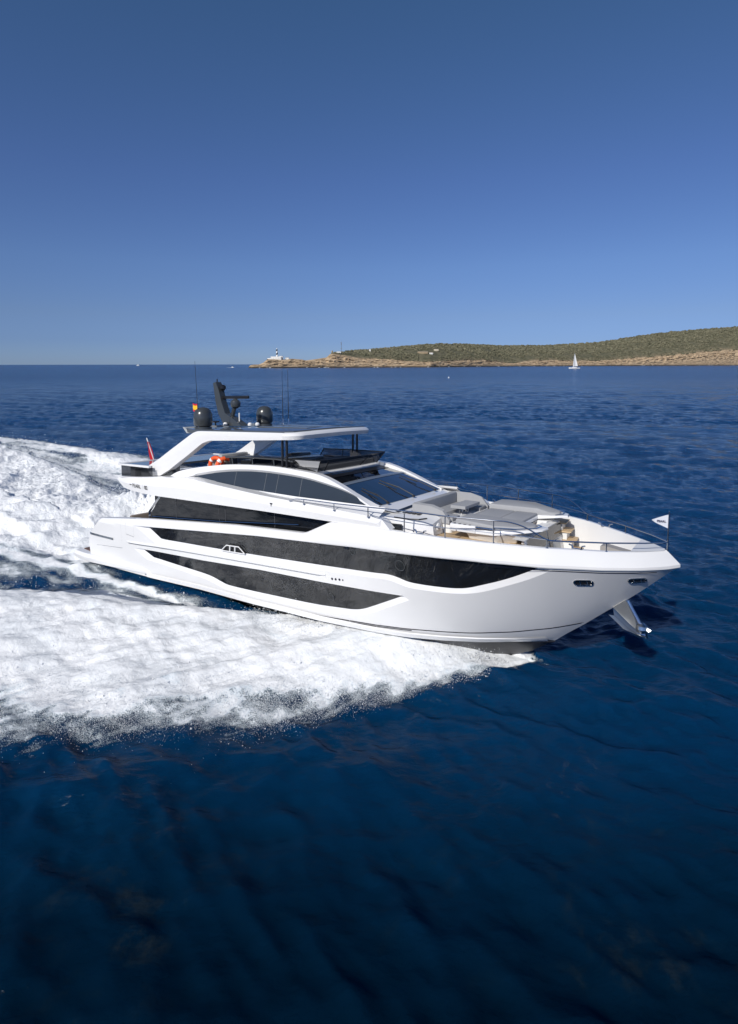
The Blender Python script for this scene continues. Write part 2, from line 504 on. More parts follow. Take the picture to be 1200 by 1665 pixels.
inm = [(p[0], -max(min(-p[1] - .02, float(Bs(p[0], .5 * (p[2] + q[2]))) - .10), 0), .5 * (p[2] + q[2])) for p, q in zip(cap, inner)]
rings.append(inm)
rings.append(inner)
hull.loft(rings)
hull.v = [(24 + (x - 24) * .93 if x > 24 else x, yy, z) for x, yy, z in hull.v]
hull.mirror()
# transom between the two quarters
aft = [(2.32, 2.43), (2.1, 2.28), (1.75, 2.0), (1.40, 1.72), (1.22, 1.55), (1.05, 1.3), (.98, 1.1), (.98, .6), (.96, .17)]
aft = [(2.2, 1.55), (1.40, 1.5), (1.22, 1.3), (1.08, 1.05), (1.0, .6), (.98, .18)]
hull.loft([[(x, -float(Bs(x, z)) + .06, z) for x, z in aft], [(x, float(Bs(x, z)) - .06, z) for x, z in aft]])
# inner faces of the aft quarters and cockpit side
ax = [2.32, 3.3, 4.3, 5.0]
for s in (-1, 1):
    hull.loft([[(x, s * float(yG(x)), float(zG(x))) for x in ax], [(x, s * (float(yG(x)) - .28), float(zG(x)) + .004) for x in ax], [(x, s * (float(yG(x)) - .28), 1.5) for x in ax]])
# bow cap plate and foredeck bulkheads
bowcap = MB().loft([[(x, -max(.01, float(yG(x)) - .06), float(zG(x)) + .022) for x in np.linspace(23.9, 24.6, 8)], [(x, 0, float(zG(x)) + .035) for x in np.linspace(23.9, 24.6, 8)], [(x, max(.01, float(yG(x)) - .06), float(zG(x)) + .022) for x in np.linspace(23.9, 24.6, 8)]])
HULL = hull.build('hull', WHITE, Y, 14)
bowcap.build('bow_cap', WHITE2, Y)

def glassparts(sel, name):
    gv, gf = sub(v3, [f for f, k in zip(ff, sel) if k])
    for s in (1, -1):
        b = MB().add([(x, y * s, z) for x, y, z in gv], gf)
        yield b.build(name, HGLASS, Y, 30)
UPW = list(glassparts(g1, 'hull_window'))
LOW = list(glassparts(g2, 'hull_window'))

# underwater body
kz = tab([(0, -.75), (6, -1.05), (14, -1.1), (18, -.95), (20, -.55), (21, -.1), (21.75, .43)])
bx = np.linspace(.96, 21.75, 60)
b = MB()
b.loft([[(x, -(float(yC(x)) + .0), float(zC(x))) for x in bx], [(x, -float(yC(x)) * .93, float(zC(x)) - .05) for x in bx], [(x, -float(yC(x)) * .5, float(kz(x)) + .45 * (float(zC(x)) - float(kz(x)))) for x in bx], [(x, 0, float(kz(x))) for x in bx]])
b.mirror()
b.poly([(.97, -2.7, .17), (.97, 0, -.8), (.97, 2.7, .17)])
b.build('hull_bottom', ANTIF, Y, 20)
# spray chine: white rail along the lower edge
b = MB()
cx = np.linspace(5.5, 21.6, 70)
def chine_ring(dy, dz): return [(x, -(float(Bs(x, zC(x) + dz)) + dy * min(1, (21.75 - x) * .6)), float(zC(x)) + dz) for x in cx]
b.loft([chine_ring(.0, .20), chine_ring(.045, .17), chine_ring(.05, .02), chine_ring(-.05, -.02)])
b.mirror().build('spray_rail', WHITE, Y, 20, each=True)
# boot stripe: two thin dark lines
st = tab([(5.2, .40), (9, .41), (12.34, .51), (15.05, .59), (16.66, .67), (18.64, .76), (19.67, .80), (20.8, .90), (21.87, 1.06), (22.62, 1.22)])
sx = np.linspace(5.3, 22.6, 90)
b = MB()
for o0, o1, xe in ((0.005, -.03, 23), (-.045, -.075, 18.2)):
    b.loft([[(x, -(float(Bs(x, st(x) + o)) - float(stepf(x)) + .006), float(st(x)) + o) for x in sx if x < xe] for o in (o0, o1)])
b.mirror().build('boot_stripe', NAVY, Y, 0, each=True)

gx2 = np.linspace(20.6, 24.5, 32)
b = MB()
b.loft([[(x, -(float(Bs(x, float(zK(x)) - d)) - float(stepf(x)) + .012 * min(1, (25.05 - x) * 3)), float(zK(x)) - d) for x in gx2] for d in (.075, .10)])
b.mirror().build('sheer_groove', NAVY, Y, 0, each=True)
# rub rail moulding and the quarter swoosh above the bathing platform
for s in (1, -1):
    b = MB(); rx = np.linspace(4.19, 15.34, 50); rz = tab([(4.19, 1.62), (8, 1.80), (12, 1.965), (15.34, 2.08)])
    for sec in ([(.0, .075), (.055, .07), (.075, .045), (.06, .02), (.0, .012)],):
        rr = []
        for i, x in enumerate(rx):
            k = min(1, (x - 4.15) * 2, (15.4 - x) * 6)
            rr.append([(x, -s * (float(Bs(x, rz(x) + dz)) - float(stepf(x)) - .004 + dy * k), float(rz(x)) + dz - .03) for dy, dz in sec])
        b.loft(rr, False, True)
    o = b.build('rub_rail', WHITE, Y, 25)
    g = MB(); g.loft([[(x, -s * (float(Bs(x, rz(x))) - float(stepf(x)) + .004 + q), float(rz(x)) - .02 + dz) for x in rx[1:-1]] for q, dz in ((0.052, .008), (.004, -.002), (.004, -.035))])
    g.build('rail_insert', STEEL, o, 0)
b = MB(); rr = []
for x in np.linspace(0.0, 5.8, 26):
    k = 1 - x / 5.8; zt = np.interp(x, [0, .79, 5.27, 5.8], [.64, .60, .62, .43]); zb = np.interp(x, [0, .3, .96, 5.8], [.33, .24, .19, .40])
    yb = float(Bs(max(x, 1), zt)) ; o = .30 * k ** .6
    zt = max(zt, zb + .02)
    rr.append([(x, -(yb - .12), zt + .02), (x, -(yb + o * .55), zt), (x, -(yb + o * .9), zt - (zt - zb) * .35), (x, -(yb + o * .75), zb + (zt - zb) * .15), (x, -(yb - .2), zb)])
b.loft(rr, False, True).mirror()
b.box(0.0, 1.0, -2.8, 2.8, .35, .62, .02)
b.build('swim_platform', WHITE, Y, 22)
b = MB(); b.slab([(.06, -2.62), (.97, -2.72), (.97, 2.72), (.06, 2.62)], .60, .66); b.build('platform_teak', TEAKD, Y)
# chrome strake and joint lines on the quarter
def on_side(b, pts, wd, off, s=1):
    """raised strip following the hull side"""
    P = resamp(pts, .12)
    up = [(x, -s * (float(Bs(x, z + wd / 2)) - float(stepf(x)) + off), z + wd / 2) for x, z in P]
    dn = [(x, -s * (float(Bs(x, z - wd / 2)) - float(stepf(x)) + off), z - wd / 2) for x, z in P]
    i0 = [(x, y + s * .03, z) for x, y, z in up]; i1 = [(x, y + s * .03, z) for x, y, z in dn]
    b.loft([i0, up, dn, i1], False)
for s in (1, -1):
    b = MB(); on_side(b, [(1.25, 1.60), (3.2, 1.60)], .10, .02, s); b.build('chrome_strake', CHROME, Y, 30)
    b = MB()
    for p in ([(1.68, 1.12), (3.85, 1.28)], [(3.98, 2.60), (3.88, 1.57)], [(4.35, 2.50), (4.31, 1.98), (4.89, 1.93), (4.97, 2.60)]):
        on_side(b, p, .014, .002, s)
    b.build('panel_joint', STEEL, Y, 0, each=True)
# through-hull vents
for x, z in ((15.59, 2.0), (15.73, 2.01), (15.88, 2.025), (16.01, 2.03)):
    b = MB(); y = -(float(Bs(x, z)) - float(stepf(x)))
    r = .036 if x < 16 else .024
    b.add([(x + r * math.cos(t), y - .012, z + r * math.sin(t)) for t in np.linspace(0, 6.283, 14)[:-1]], [tuple(range(13))])
    b.loft([[(x + r * k * math.cos(t), y - d, z + r * k * math.sin(t)) for t in np.linspace(0, 6.283, 14)[:-1]] for k, d in ((1, .012), (1.15, 0))], True)
    b.build('drain_outlet', NAVY, Y, 20)
# trapezoid balcony frame on the long window
tz = [(10.42, 2.17), (10.74, 2.41), (11.40, 2.44), (11.68, 2.215)]
for s in (1, -1):
    b = MB(); loop = tz + [tz[0]]
    P = [(x, -s * (float(Bs(x, z)) - .06), z) for x, z in loop]
    b.tube(P, .022, 6)
    fr = b.build('balcony_frame', WHITE, Y)
    b = MB()
    for x0 in (10.88, 11.15):
        b.tube([(x0, P[0][1] - .0 * s, 2.20), (x0 + .05, P[1][1], 2.40)], .03, 6)
    b.build('frame_bar', WHITE2, fr, each=True)
    b = MB(); b.poly([(x, -s * (float(Bs(x, z)) - .125), z) for x, z in tz]); b.build('frame_pane', BLACK, fr, 0)
# round opening port lights set in the glass
def porthole(x, z, r, s, d):
    b = MB(); y = float(Bs(x, z)) - float(stepf(x)) - d
    b.tube([(x + r * math.cos(t), -s * (float(Bs(x, z + r * math.sin(t))) - float(stepf(x)) - d + .004), z + r * math.sin(t)) for t in np.linspace(0, 2 * math.pi, 22)], .012, 5, False)
    return b
for s in (1, -1):
    for o, (x, z, r) in ((UPW, (16.45, 3.02, .10)), (UPW, (18.1, 2.83, .16)), (LOW, (15.35, 1.30, .13))):
        porthole(x, z, r, s, D).build('port_light', DKGREY, o[0 if s == 1 else 1])
# joints between the panes of the lower window
for s in (1, -1):
    for x, z0, z1 in ((6.35, 1.16, 1.46), (9.9, .92, 1.58), (12.75, .84, 1.74)):
        b = MB(); zz_ = np.linspace(z0, z1, 5)
        b.loft([[(x + d + (z - z0) * -.12, -s * (float(Bs(x, z)) - float(stepf(x)) - D + .004), z) for z in zz_] for d in (0, .022)])
        b.build('pane_joint', DKGREY, LOW[0 if s == 1 else 1], 0)
# bow hawse holes with chrome lips
for s in (1, -1):
    for x0, z0, hw, hh in ((22.90, 2.80, .21, .085), (24.06, 2.845, .19, .075)):
        ring = [(x0 + (hw - hh) * (1 if math.cos(t) > 0 else -1) + hh * math.cos(t), z0 + hh * math.sin(t)) for t in np.linspace(0, 2 * math.pi, 33)]
        P = [(x, -s * (float(Bs(x, z)) - float(stepf(x)) + .012), z) for x, z in ring]
        b = MB().tube(P, .022, 6, False); hw_ = b.build('hawse_hole', CHROME, Y)
        b = MB().poly([(x, -s * (float(Bs(x, z)) - float(stepf(x)) + .008), z) for x, z in ring[:-1]]); b.build('hawse_recess', BLACK, hw_, 0)
        b = MB()
        for q in (-.07, .07): b.tube([(x0 + q, -s * (float(Bs(x0 + q, z0 - hh)) - float(stepf(x0)) + .010), z0 - hh), (x0 + q * 1.2, -s * (float(Bs(x0 + q, z0 + hh)) - float(stepf(x0)) + .010), z0 + hh)], .013, 6)
        b.build('hawse_roller', CHROME, hw_, each=True)

# ---- decks
def inner_y(x): return min(float(yG(x)) - .13, float(Bs(x, 2.74)) - .1 if x > 21.1 else 9)
fx = list(np.linspace(15.7, 21.42, 16))
b = MB().loft([[(x, -inner_y(x), 3.61) for x in fx], [(x, -inner_y(x) * .5, 3.615) for x in fx], [(x, inner_y(x) * .5, 3.615) for x in fx], [(x, inner_y(x), 3.61) for x in fx]])
b.build('foredeck', TEAK, Y, 0)
fx = list(np.linspace(21.2, 24.4, 12))
b = MB().loft([[(x, -max(.02, inner_y(x)), 2.74) for x in fx], [(x, max(.02, inner_y(x)), 2.74) for x in fx]])
b.build('bow_well_floor', WHITE2, Y, 0)
b = MB().slab([(1.3, -2.7), (6.5, -2.8), (6.5, 2.8), (1.3, 2.7)], 1.45, 1.56); b.build('cockpit_deck', TEAK, Y)
b = MB()
b.box(3.2, 3.9, -2.1, 2.1, 1.56, 2.0, .06); b.box(3.1, 3.3, -2.1, 2.1, 1.9, 2.5, .07)
b.build('cockpit_sofa', mat('brown_cushion', (.2, .17, .15), .8), Y, each=True)
# anchor locker slab in the bow well
b = MB().loft([[(23.02, yq, 3.30), (23.02, yq, 3.53), (23.12, yq, 3.56), (23.88, yq, 3.43), (23.88, yq, 3.30)] for yq in (-.22, .10)], True, True); b.build('locker_lid', mat('grey_locker', (.32, .30, .28), .6), Y)

# ---- main deck saloon behind the bulwark
b = MB()
def sal(x): return 2.62
sg = [(5.60, 2.2), (5.60, 3.02), (6.55, 3.98), (16.2, 3.98), (16.2, 2.2)]
SW = []
for s in (1, -1):
    b = MB(); plate(b, sg, lambda x, z: 2.62 - .05 * (x > 15), .05, .6, .4)
    if s < 0: b.flip()
    so = b.build('saloon_window', SGLASS, Y); SW.append(so)
    b = MB(); b.tube([(5.50, -s * 2.63, 2.2), (5.50, -s * 2.63, 3.04), (6.50, -s * 2.63, 3.99)], .06, 4); b.build('window_frame', STEEL, so)
    b = MB()
    for x in (7.3, 9.9, 10.25, 12.8): b.box(x, x + .03, -s * 2.62 - .008, -s * 2.62 + .008, 2.2, 3.95)
    b.build('window_mullion', mat('dark_mullion', (.05, .05, .055), .4), so, each=True)
    b = MB(); b.tube([(5.8, -s * 2.70, 2.86), (9.9, -s * 2.70, 3.13), (14.0, -s * 2.70, 3.50)], .02, 6); b.build('grab_rail', STEEL, Y)
b = MB().box(5.7, 6.6, -2.5, 2.5, 1.56, 3.95); b.build('saloon_bulkhead', INTER, Y)

# ---- upper deck wing (overhang)
ov_top = tab([(3.40, 4.30), (3.65, 4.395), (5.0, 4.47), (6.6, 4.60), (8.4, 4.69), (9.5, 4.60), (12.43, 4.385), (13.8, 4.325), (15.5, 4.245), (17.03, 4.160), (17.45, 4.11), (17.80, 3.865)])
ov_bot = tab([(3.40, 4.30), (3.62, 4.12), (3.97, 3.955), (4.6, 3.885), (5.3, 3.84), (6.3, 3.82), (12.4, 3.858), (15.6, 3.845), (17.8, 3.855)])
def ovy(x, z):
    yb = np.interp(x, [3.4, 4.2, 6, 12, 17, 18], [2.80, 2.92, 3.0, 3.02, 3.0, 2.96])
    t, bt = float(ov_top(x)), float(ov_bot(x)); m = bt + .52 * (t - bt)
    if z >= m: return yb - .13 * (z - m) / max(t - m, .02)
    return yb - .05 * (m - z) / max(m - bt, .02)
xs = list(np.arange(3.65, 17.4, .25)) + [17.45]
outline = [(3.40, 4.30)] + [(x, float(ov_top(x))) for x in xs] + [(17.80, 3.862)] + [(x, float(ov_bot(x))) for x in reversed(xs)]
mid = [(x, float(ov_bot(x)) + .52 * (float(ov_top(x)) - float(ov_bot(x)))) for x in np.arange(3.6, 17.5, .25)]
b = MB()
vv_, ff_, _ = cdt(outline, [(mid, False)], .25, .1)
yy = np.array([ovy(*p) for p in vv_])
n = len(vv_)
ed = {}
for q in ff_:
    for a, c in zip(q, q[1:] + q[:1]): ed[(a, c)] = 1
rim = [(c, a, a + n, c + n) for a, c in ed if (c, a) not in ed]
b.add([(x, -y, z) for (x, z), y in zip(vv_, yy)] + [(x, -(y - .28), z) for (x, z), y in zip(vv_, yy)], list(ff_) + [tuple(i + n for i in q[::-1]) for q in ff_] + rim)
b.mirror()
# cross beam at the aft tip, soffit and deck plate
b.loft([[(3.45, y, 4.30), (3.70, y, 4.385), (4.3, y, 4.40), (4.3, y, 3.94), (3.98, y, 3.95)] for y in (-2.72, 2.72)], True, True)
b.loft([[(x, -2.75, float(ov_bot(x)) + .04) for x in (4.2, 6.3, 12.4, 16.4)], [(x, 2.75, float(ov_bot(x)) + .04) for x in (4.2, 6.3, 12.4, 16.4)]])
xx = [3.7, 5, 6.6, 8.4, 9.5]
b.loft([[(x, -2.82, float(ov_top(x)) - .02) for x in xx], [(x, 2.82, float(ov_top(x)) - .02) for x in xx]])
UD = b.build('upper_deck', WHITE, Y, 16)
# lettering and small vent on the wing
def on_wing(x0, z0, s=1, ang=-.02):
    def pl(u, v, w_):
        x = x0 + u; z = z0 + v + u * ang
        return Vector((x, -s * (ovy(x, z) + .012 + w_), z))
    return pl
text_mesh('lettering', 'PEARL', .23, on_wing(4.80, 4.05), INKB, UD, .003, .0)
text_mesh('lettering', '82', .23, on_wing(5.72, 4.03), INKB, UD, .003, .002)
b = MB(); pl = on_wing(5.60, 4.02); b.add([pl(0, 0, 0), pl(.012, 0, 0), pl(.012, .2, 0), pl(0, .2, 0)], [(0, 1, 2, 3)])
pl = on_wing(4.60, 4.10); b.add([pl(0, .03, 0), pl(.14, .03, 0), pl(.14, .07, 0), pl(0, .07, 0)], [(0, 1, 2, 3)])
b.build('lettering', INKB, UD, 0, each=True)
b = MB(); pl = on_wing(12.95, 4.13); b.add([pl(0, .06, 0), pl(.14, .055, 0), pl(.12, -.04, 0), pl(.08, -.05, 0)], [(0, 1, 2, 3)]); b.build('side_light', BLACK, UD, 0)

# ---- wheelhouse: side deck ledge, glass, arched roof side
gl_bot = [(7.60, 4.56), (8.6, 4.515), (11.81, 4.405), (13.65, 4.355), (16.48, 4.35)]
gl_top = smooth_line([(16.48, 4.35), (15.80, 4.62), (14.88, 4.82), (13.72, 4.985), (12.2, 5.068), (11.03, 5.055), (9.7, 4.94), (8.39, 4.725), (7.60, 4.56)], 5)
wy = lambda x, z: 2.42 - .30 * (z - 4.4) - np.interp(x, [11.5, 14.5, 16.8], [0, .12, .24])
b0 = [(float(x), -ovy(x, float(ov_top(x))) + .02, float(ov_top(x)) - .005) for x in np.linspace(7.4, 17.3, 34)]
b1 = [(p[0], -2.46, max(p[2] + .0, float(np.interp(p[0], [q[0] for q in gl_bot], [q[1] for q in gl_bot])) - .05)) for p in b0]
b2 = [(p[0], -2.43, float(np.interp(p[0], [q[0] for q in gl_bot], [q[1] for q in gl_bot])) + .03) for p in b0]
wh = MB().loft([b0, b1, b2])
arch_out = smooth_line([(6.76, 4.61), (7.17, 4.80), (7.8, 4.95), (8.65, 5.085), (9.8, 5.225), (10.93, 5.295), (12.41, 5.315), (13.48, 5.255), (14.5, 5.15), (15.41, 4.865), (16.32, 4.495), (16.98, 4.20)], 4)
arch_in = [(16.8, 4.19), (16.54, 4.32)] + [(x, z - .005) for x, z in gl_top[2:-2]] + [(7.6, 4.55), (6.85, 4.58)]
# lower bevel rim: outer face narrower than the arch, rim slopes back to the glass
mid_in = [(x - .02, z + (.085 if 8.2 < x < 16.2 else .03)) for x, z in arch_in]
arch = MB(); plate(arch, arch_out + mid_in, lambda x, z: wy(x, z) + .10, .22, .3, .15)
arch.loft([[(x, -(wy(x, z) + .10), z) for x, z in mid_in[1:-1]], [(x, -(wy(x, z) - .01), z - .005) for x, z in arch_in[1:-1]]])
wh.add(arch.v, arch.f)
# roof side strip from the arch to the windscreen edge
wb = tab([(14.15, 1.86), (16.8, 2.06)]); wz = tab([(14.15, 5.085), (14.6, 4.99), (15.266, 4.855), (16.8, 4.32)])
tx = np.linspace(14.2, 16.85, 16)
wh.loft([[(x, -(wy(x, np.interp(x, [p[0] for p in arch_out], [p[1] for p in arch_out])) + .08), float(np.interp(x, [p[0] for p in arch_out], [p[1] for p in arch_out])) - .004) for x in tx],
         [(x, -float(wb(x)) - .0, float(wz(x)) + .02) for x in tx], [(x, -float(wb(x)) + .02, float(wz(x)) - .06) for x in tx]])
wh.mirror()
# flybridge front coaming (white ledge) and cowl below the windscreen
wh.loft([[(13.2, y * 1.05, 5.16) , (14.0, y, 5.165), (14.18, y, 5.12), (14.18, y, 5.02)] for y in (-2.02, -1, 0, 1, 2.02)])
wh.loft([[(16.78, -2.2, 4.29), (16.80, -1, 4.315), (16.80, 1, 4.315), (16.78, 2.2, 4.29)], [(17.35, -2.1, 4.20), (17.37, -1, 4.24), (17.37, 1, 4.24), (17.35, 2.1, 4.20)],
         [(17.60, -1.9, 4.14), (17.62, -1, 4.17), (17.62, 1, 4.17), (17.60, 1.9, 4.14)], [(17.62, -1.9, 3.6), (17.64, -1, 3.6), (17.64, 1, 3.6), (17.62, 1.9, 3.6)]])
WH = wh.build('wheelhouse', WHITE, Y, 18)
for s in (1, -1):
    b = MB(); plate(b, gl_bot[1:] + gl_top[1:-1], wy, .04, .35, .2)
    if s < 0: b.flip()
    g = b.build('wheelhouse_window', WGLASS, Y, 30)
    for x in (10.5, 12.05, 12.62, 13.7):
        zt = float(np.interp(x, [p[0] for p in gl_top[::-1]], [p[1] for p in gl_top[::-1]]))
        b = MB(); b.add([(x + d, -s * (wy(x, z) + .004), z) for z in (4.30, zt) for d in (0, .022)], [(0, 1, 3, 2)]); b.build('window_joint', mat('grey_joint', (.11, .12, .13), .4), g, 0)
b = MB()      # dark slot between cowl and seat
b.loft([[(17.38, -2.0, 4.22), (17.40, -1, 4.262), (17.40, 1, 4.262), (17.38, 2.0, 4.22)], [(17.48, -2.0, 4.195), (17.50, -1, 4.235), (17.50, 1, 4.235), (17.48, 2.0, 4.195)]]); b.build('cowl_slot', BLACK, Y, 0)

# ---- windscreen
def wsp(x, v, up=0.0):         # v -1..1 across
    return (x + .06 * (1 - v * v), float(wb(x)) * v, float(wz(x)) + .05 * (1 - v * v) * math.sin(math.pi * min(1, (x - 14.15) / 2.65)) + up)
def ws_strip(x0, x1, n, m=9, up=0.0, v0=-1, v1=1):
    b = MB(); b.loft([[wsp(x, v, up) for v in np.linspace(v0, v1, m)] for x in np.linspace(x0, x1, n)]); return b
ws = ws_strip(14.16, 16.79, 14).build('windscreen', WIND, Y, 0)
ws_strip(14.17, 14.62, 4, up=.012).build('louvre_panel', BLACK, ws, 0)
b = MB()
for x, v0, v1 in ((14.36, -.75, -.1), (14.30, -.05, .9)): b.tube([wsp(x, v, .03) for v in np.linspace(v0, v1, 7)], .014, 5)
b.build('louvre_trim', CHROME, ws, each=True)
ws_strip(15.17, 15.36, 3, up=.008).build('glass_band', mat('grey_band', (.13, .155, .19), .15), ws, 0)
b = MB()
for v in (-.36, .36):
    b.loft([[wsp(x, v - .02, -.02) for x in np.linspace(15.3, 16.78, 8)], [wsp(x, v + .02, -.02) for x in np.linspace(15.3, 16.78, 8)]])
b.build('screen_mullion', BLACK, ws, 0, each=True)
for v0, v1, xe in ((-.80, -.78, 16.05), (-.05, -.12, 15.85), (.72, .62, 15.8)):
    a = Vector(wsp(16.86, v0, .07)); e = Vector(wsp(xe, v1, .06)); m_ = a.lerp(e, .55) + Vector((0, .0, .05))
    b = MB().tube([a, m_, e], [.022, .016, .012], 6); b.lathe([(.05, 0), (.05, .05), (.03, .07)], a - Vector((0, 0, .05)), 10)
    wp = b.build('wiper', RUBBER, ws)
    d = (e - a).normalized(); p0 = e - d * .40 + Vector((0, .06, -.01)); p1 = e + d * .28 + Vector((0, -.03, -.01))
    MB().tube([p0, p1], .018, 5).build('wiper_blade', RUBBER, wp)
# bridge interior seen through the glass
b = MB(); b.box(13.0, 16.7, -2.0, 2.0, 3.3, 3.4); b.box(13.0, 13.1, -2.1, 2.1, 3.3, 4.9); b.box(16.0, 16.75, -1.95, 1.95, 3.4, 3.98, .05); b.build('bridge_interior', INTER, Y)
for yy_, xx_ in ((-.95, 15.45), (.05, 15.45), (.75, 15.4)):
    b = MB(); b.box(xx_ - .28, xx_ + .22, yy_ - .22, yy_ + .22, 3.75, 3.9, .05); b.box(xx_ - .32, xx_ - .18, yy_ - .2, yy_ + .2, 3.85, 4.40, .06); b.box(xx_ - .3, xx_ - .2, yy_ - .12, yy_ + .12, 4.38, 4.56, .04); b.box(xx_ - .05, xx_ + .05, yy_ - .05, yy_ + .05, 3.4, 3.78)
    b.build('helm_seat', WHITE2, Y)

# ---- flybridge
b = MB()
b.box(7.4, 14.0, -2.1, 2.1, 4.72, 4.80); b.build('fly_deck', TEAK, Y)
# aft wing bulwark: white cap, smoked panels
b = MB()
for s in (-1, 1): b.box(3.3, 5.6, s * 2.6 - .07, s * 2.6 + .07, 4.87, 4.96, .02)
b.box(3.3, 3.42, -2.6, 2.6, 4.87, 4.955, .02)
b.build('aft_coaming', WHITE, Y, each=True)
b = MB()
for s in (-1, 1): b.quad((3.42, s * 2.56, 4.40), (5.7, s * 2.56, 4.45), (5.7, s * 2.56, 4.89), (3.42, s * 2.56, 4.88))
b.quad((3.38, -2.55, 4.38), (3.38, 2.55, 4.38), (3.38, 2.55, 4.88), (3.38, -2.55, 4.88)); b.build('aft_screen', SMOKE, Y, each=True)
b = MB(); b.slab([(3.36, -2.5), (5.4, -2.5), (5.4, 2.5), (3.36, 2.5)], 4.84, 4.93); b.build('aft_cover', ROOFG, Y)
b = MB(); b.box(3.75, 4.1, -2.35, -1.9, 4.4, 4.84, .02); b.box(4.3, 5.2, -2.2, -.8, 4.4, 4.8, .06); b.build('aft_locker', CUSH, Y, each=True)
b = MB()
b.loft([[(5.60, q, 4.40), (5.72, q, 4.50), (6.02, q, 4.76), (6.39, q, 4.78), (6.72, q, 4.46), (6.72, q, 4.40)] for q in (-2.17, -1.95)], True, True)
b.mirror(); b.build('leg_fairing', DKGREY, Y, each=True)
# port and starboard inner coaming, rails and seats
b = MB()
for s in (1,): b.box(5.6, 10.5, s * 2.18 - .06, s * 2.18 + .06, 4.75, 5.10, .03)
b.build('fly_coaming', WHITE, Y)
b = MB(); b.box(8.0, 9.6, -1.6, -.8, 4.8, 5.12, .06); b.box(6.8, 8.2, .4, 1.9, 4.8, 5.1, .06); b.box(6.4, 6.7, .3, 1.9, 4.9, 5.25, .06); b.build('fly_sofa', CUSH, Y, each=True)
b = MB(); b.box(9.9, 11.1, -1.5, -.6, 4.8, 5.35, .05); b.box(10.6, 11.0, .3, 1.5, 4.8, 5.5, .1); b.box(11.5, 12.2, -1.0, .9, 4.8, 5.45, .08); b.build('fly_console', DKGREY, Y, each=True)
for x, y in ((9.9, -1.85), (11.2, -1.65)):
    b = MB().box(x - .06, x + .06, y - .18, y + .18, 5.15, 5.55, .05); b.build('seat_back', CUSHD, Y)
b = MB().slab([(12.2, -1.75), (13.9, -1.75), (13.9, 1.9), (12.2, 1.9)], 5.0, lambda x, y: 5.30 + .05 * (y > 0), .05); b.build('fly_sun_pad', CUSHD, Y)
b = MB(); b.slab([(12.4, -1.95), (13.2, -2.0), (13.2, -1.6), (12.4, -1.6)], 4.9, lambda x, y: 5.31, .04); b.build('fly_side_pad', CUSHD, Y)
# wind deflector: front screen leaning forward plus two returns
b = MB()
NF = 9
b.loft([[(14.10 + .10 * (1 - v * v), 1.80 * v, 5.19) for v in np.linspace(-1, 1, NF)], [(14.38 + .12 * (1 - v * v), 1.97 * v, 5.60) for v in np.linspace(-1, 1, NF)]])
for s in (-1, 1):
    b.loft([[(14.10, s * 1.80, 5.19), (12.6, s * 2.0, 5.23), (11.0, s * 2.03, 5.27)], [(14.38, s * 1.97, 5.60), (12.6, s * 2.08, 5.60), (11.15, s * 2.08, 5.58)]])
fs = b.build('fly_screen', SMOKE, Y, 0)
b = MB()
b.tube([(14.38 + .12 * (1 - v * v), 1.97 * v, 5.60) for v in np.linspace(-1, 1, NF)], .022, 6)
for s in (-1, 1):
    b.tube([(14.38, s * 1.97, 5.60), (12.6, s * 2.08, 5.60), (11.15, s * 2.08, 5.58), (11.0, s * 2.03, 5.27)], .022, 6)
    b.tube([(14.10, s * 1.80, 5.19), (14.38, s * 1.97, 5.60)], .02, 6)
    for x in (12.2, 13.1): b.tube([(x, s * 2.02, 5.24), (x, s * 2.08, 5.6)], .018, 6)
for v in (-.82, .35): b.tube([(14.14, 1.8 * v, 5.2), (14.52 - .1 * v * v, 1.97 * v, 5.56)], .016, 6)
b.tube([(14.36 + .1 * (1 - v * v), 1.9 * v, 5.47) for v in np.linspace(-.85, .8, NF)], .012, 6)
b.build('screen_frame', BLACK, fs)
b = MB()
for z, r in ((5.52, .035), (5.50, .0)):
    if r: b.tube([(9.7, -2.06, 5.50), (11.0, -2.07, 5.56), (12.4, -2.07, 5.57), (13.2, -2.05, 5.52)], .035, 6)
for x in (10.1, 11.2, 12.3): b.tube([(x, -2.06, 5.26), (x - .03, -2.07, 5.53)], .028, 6)
b.build('fly_rail', DKGREY, Y)
b = MB().loft([[(9.6, -2.05, 5.18), (11.0, -2.06, 5.22), (12.4, -2.06, 5.22), (13.3, -2.03, 5.16)], [(9.7, -2.06, 5.49), (11.0, -2.07, 5.55), (12.4, -2.07, 5.56), (13.25, -2.05, 5.51)]]); b.build('fly_side_screen', SMOKE, Y, 0)

# ---- hardtop with swept legs
leg = [(5.02, 4.78), (5.29, 4.49), (5.83, 4.535), (6.1, 4.66), (6.48, 4.83)] + smooth_line([(7.0, 5.12), (7.72, 5.51), (8.45, 5.92), (8.80, 6.06), (9.14, 6.13)], 3) + [(11, 6.20), (13.02, 6.285)] \
    + [(13.02, 6.53), (10.54, 6.505)] + smooth_line([(8.75, 6.485), (8.415, 6.475), (8.1, 6.40), (7.755, 6.235)], 3) + [(6.735, 5.715), (5.9, 5.27), (5.07, 4.90)]
def legy(x, z):
    cx_ = np.interp(x, [5, 5.3, 7.0, 8.3, 9.0, 13.5], [4.70, 4.72, 5.50, 6.18, 6.34, 6.43])
    return 2.36 - .16 * max(0, cx_ - z) - .10 * max(0, z - cx_) - np.interp(x, [5, 8], [-.02, .03])
b = MB(); plate(b, leg, legy, .30, .25, .1); b.mirror()
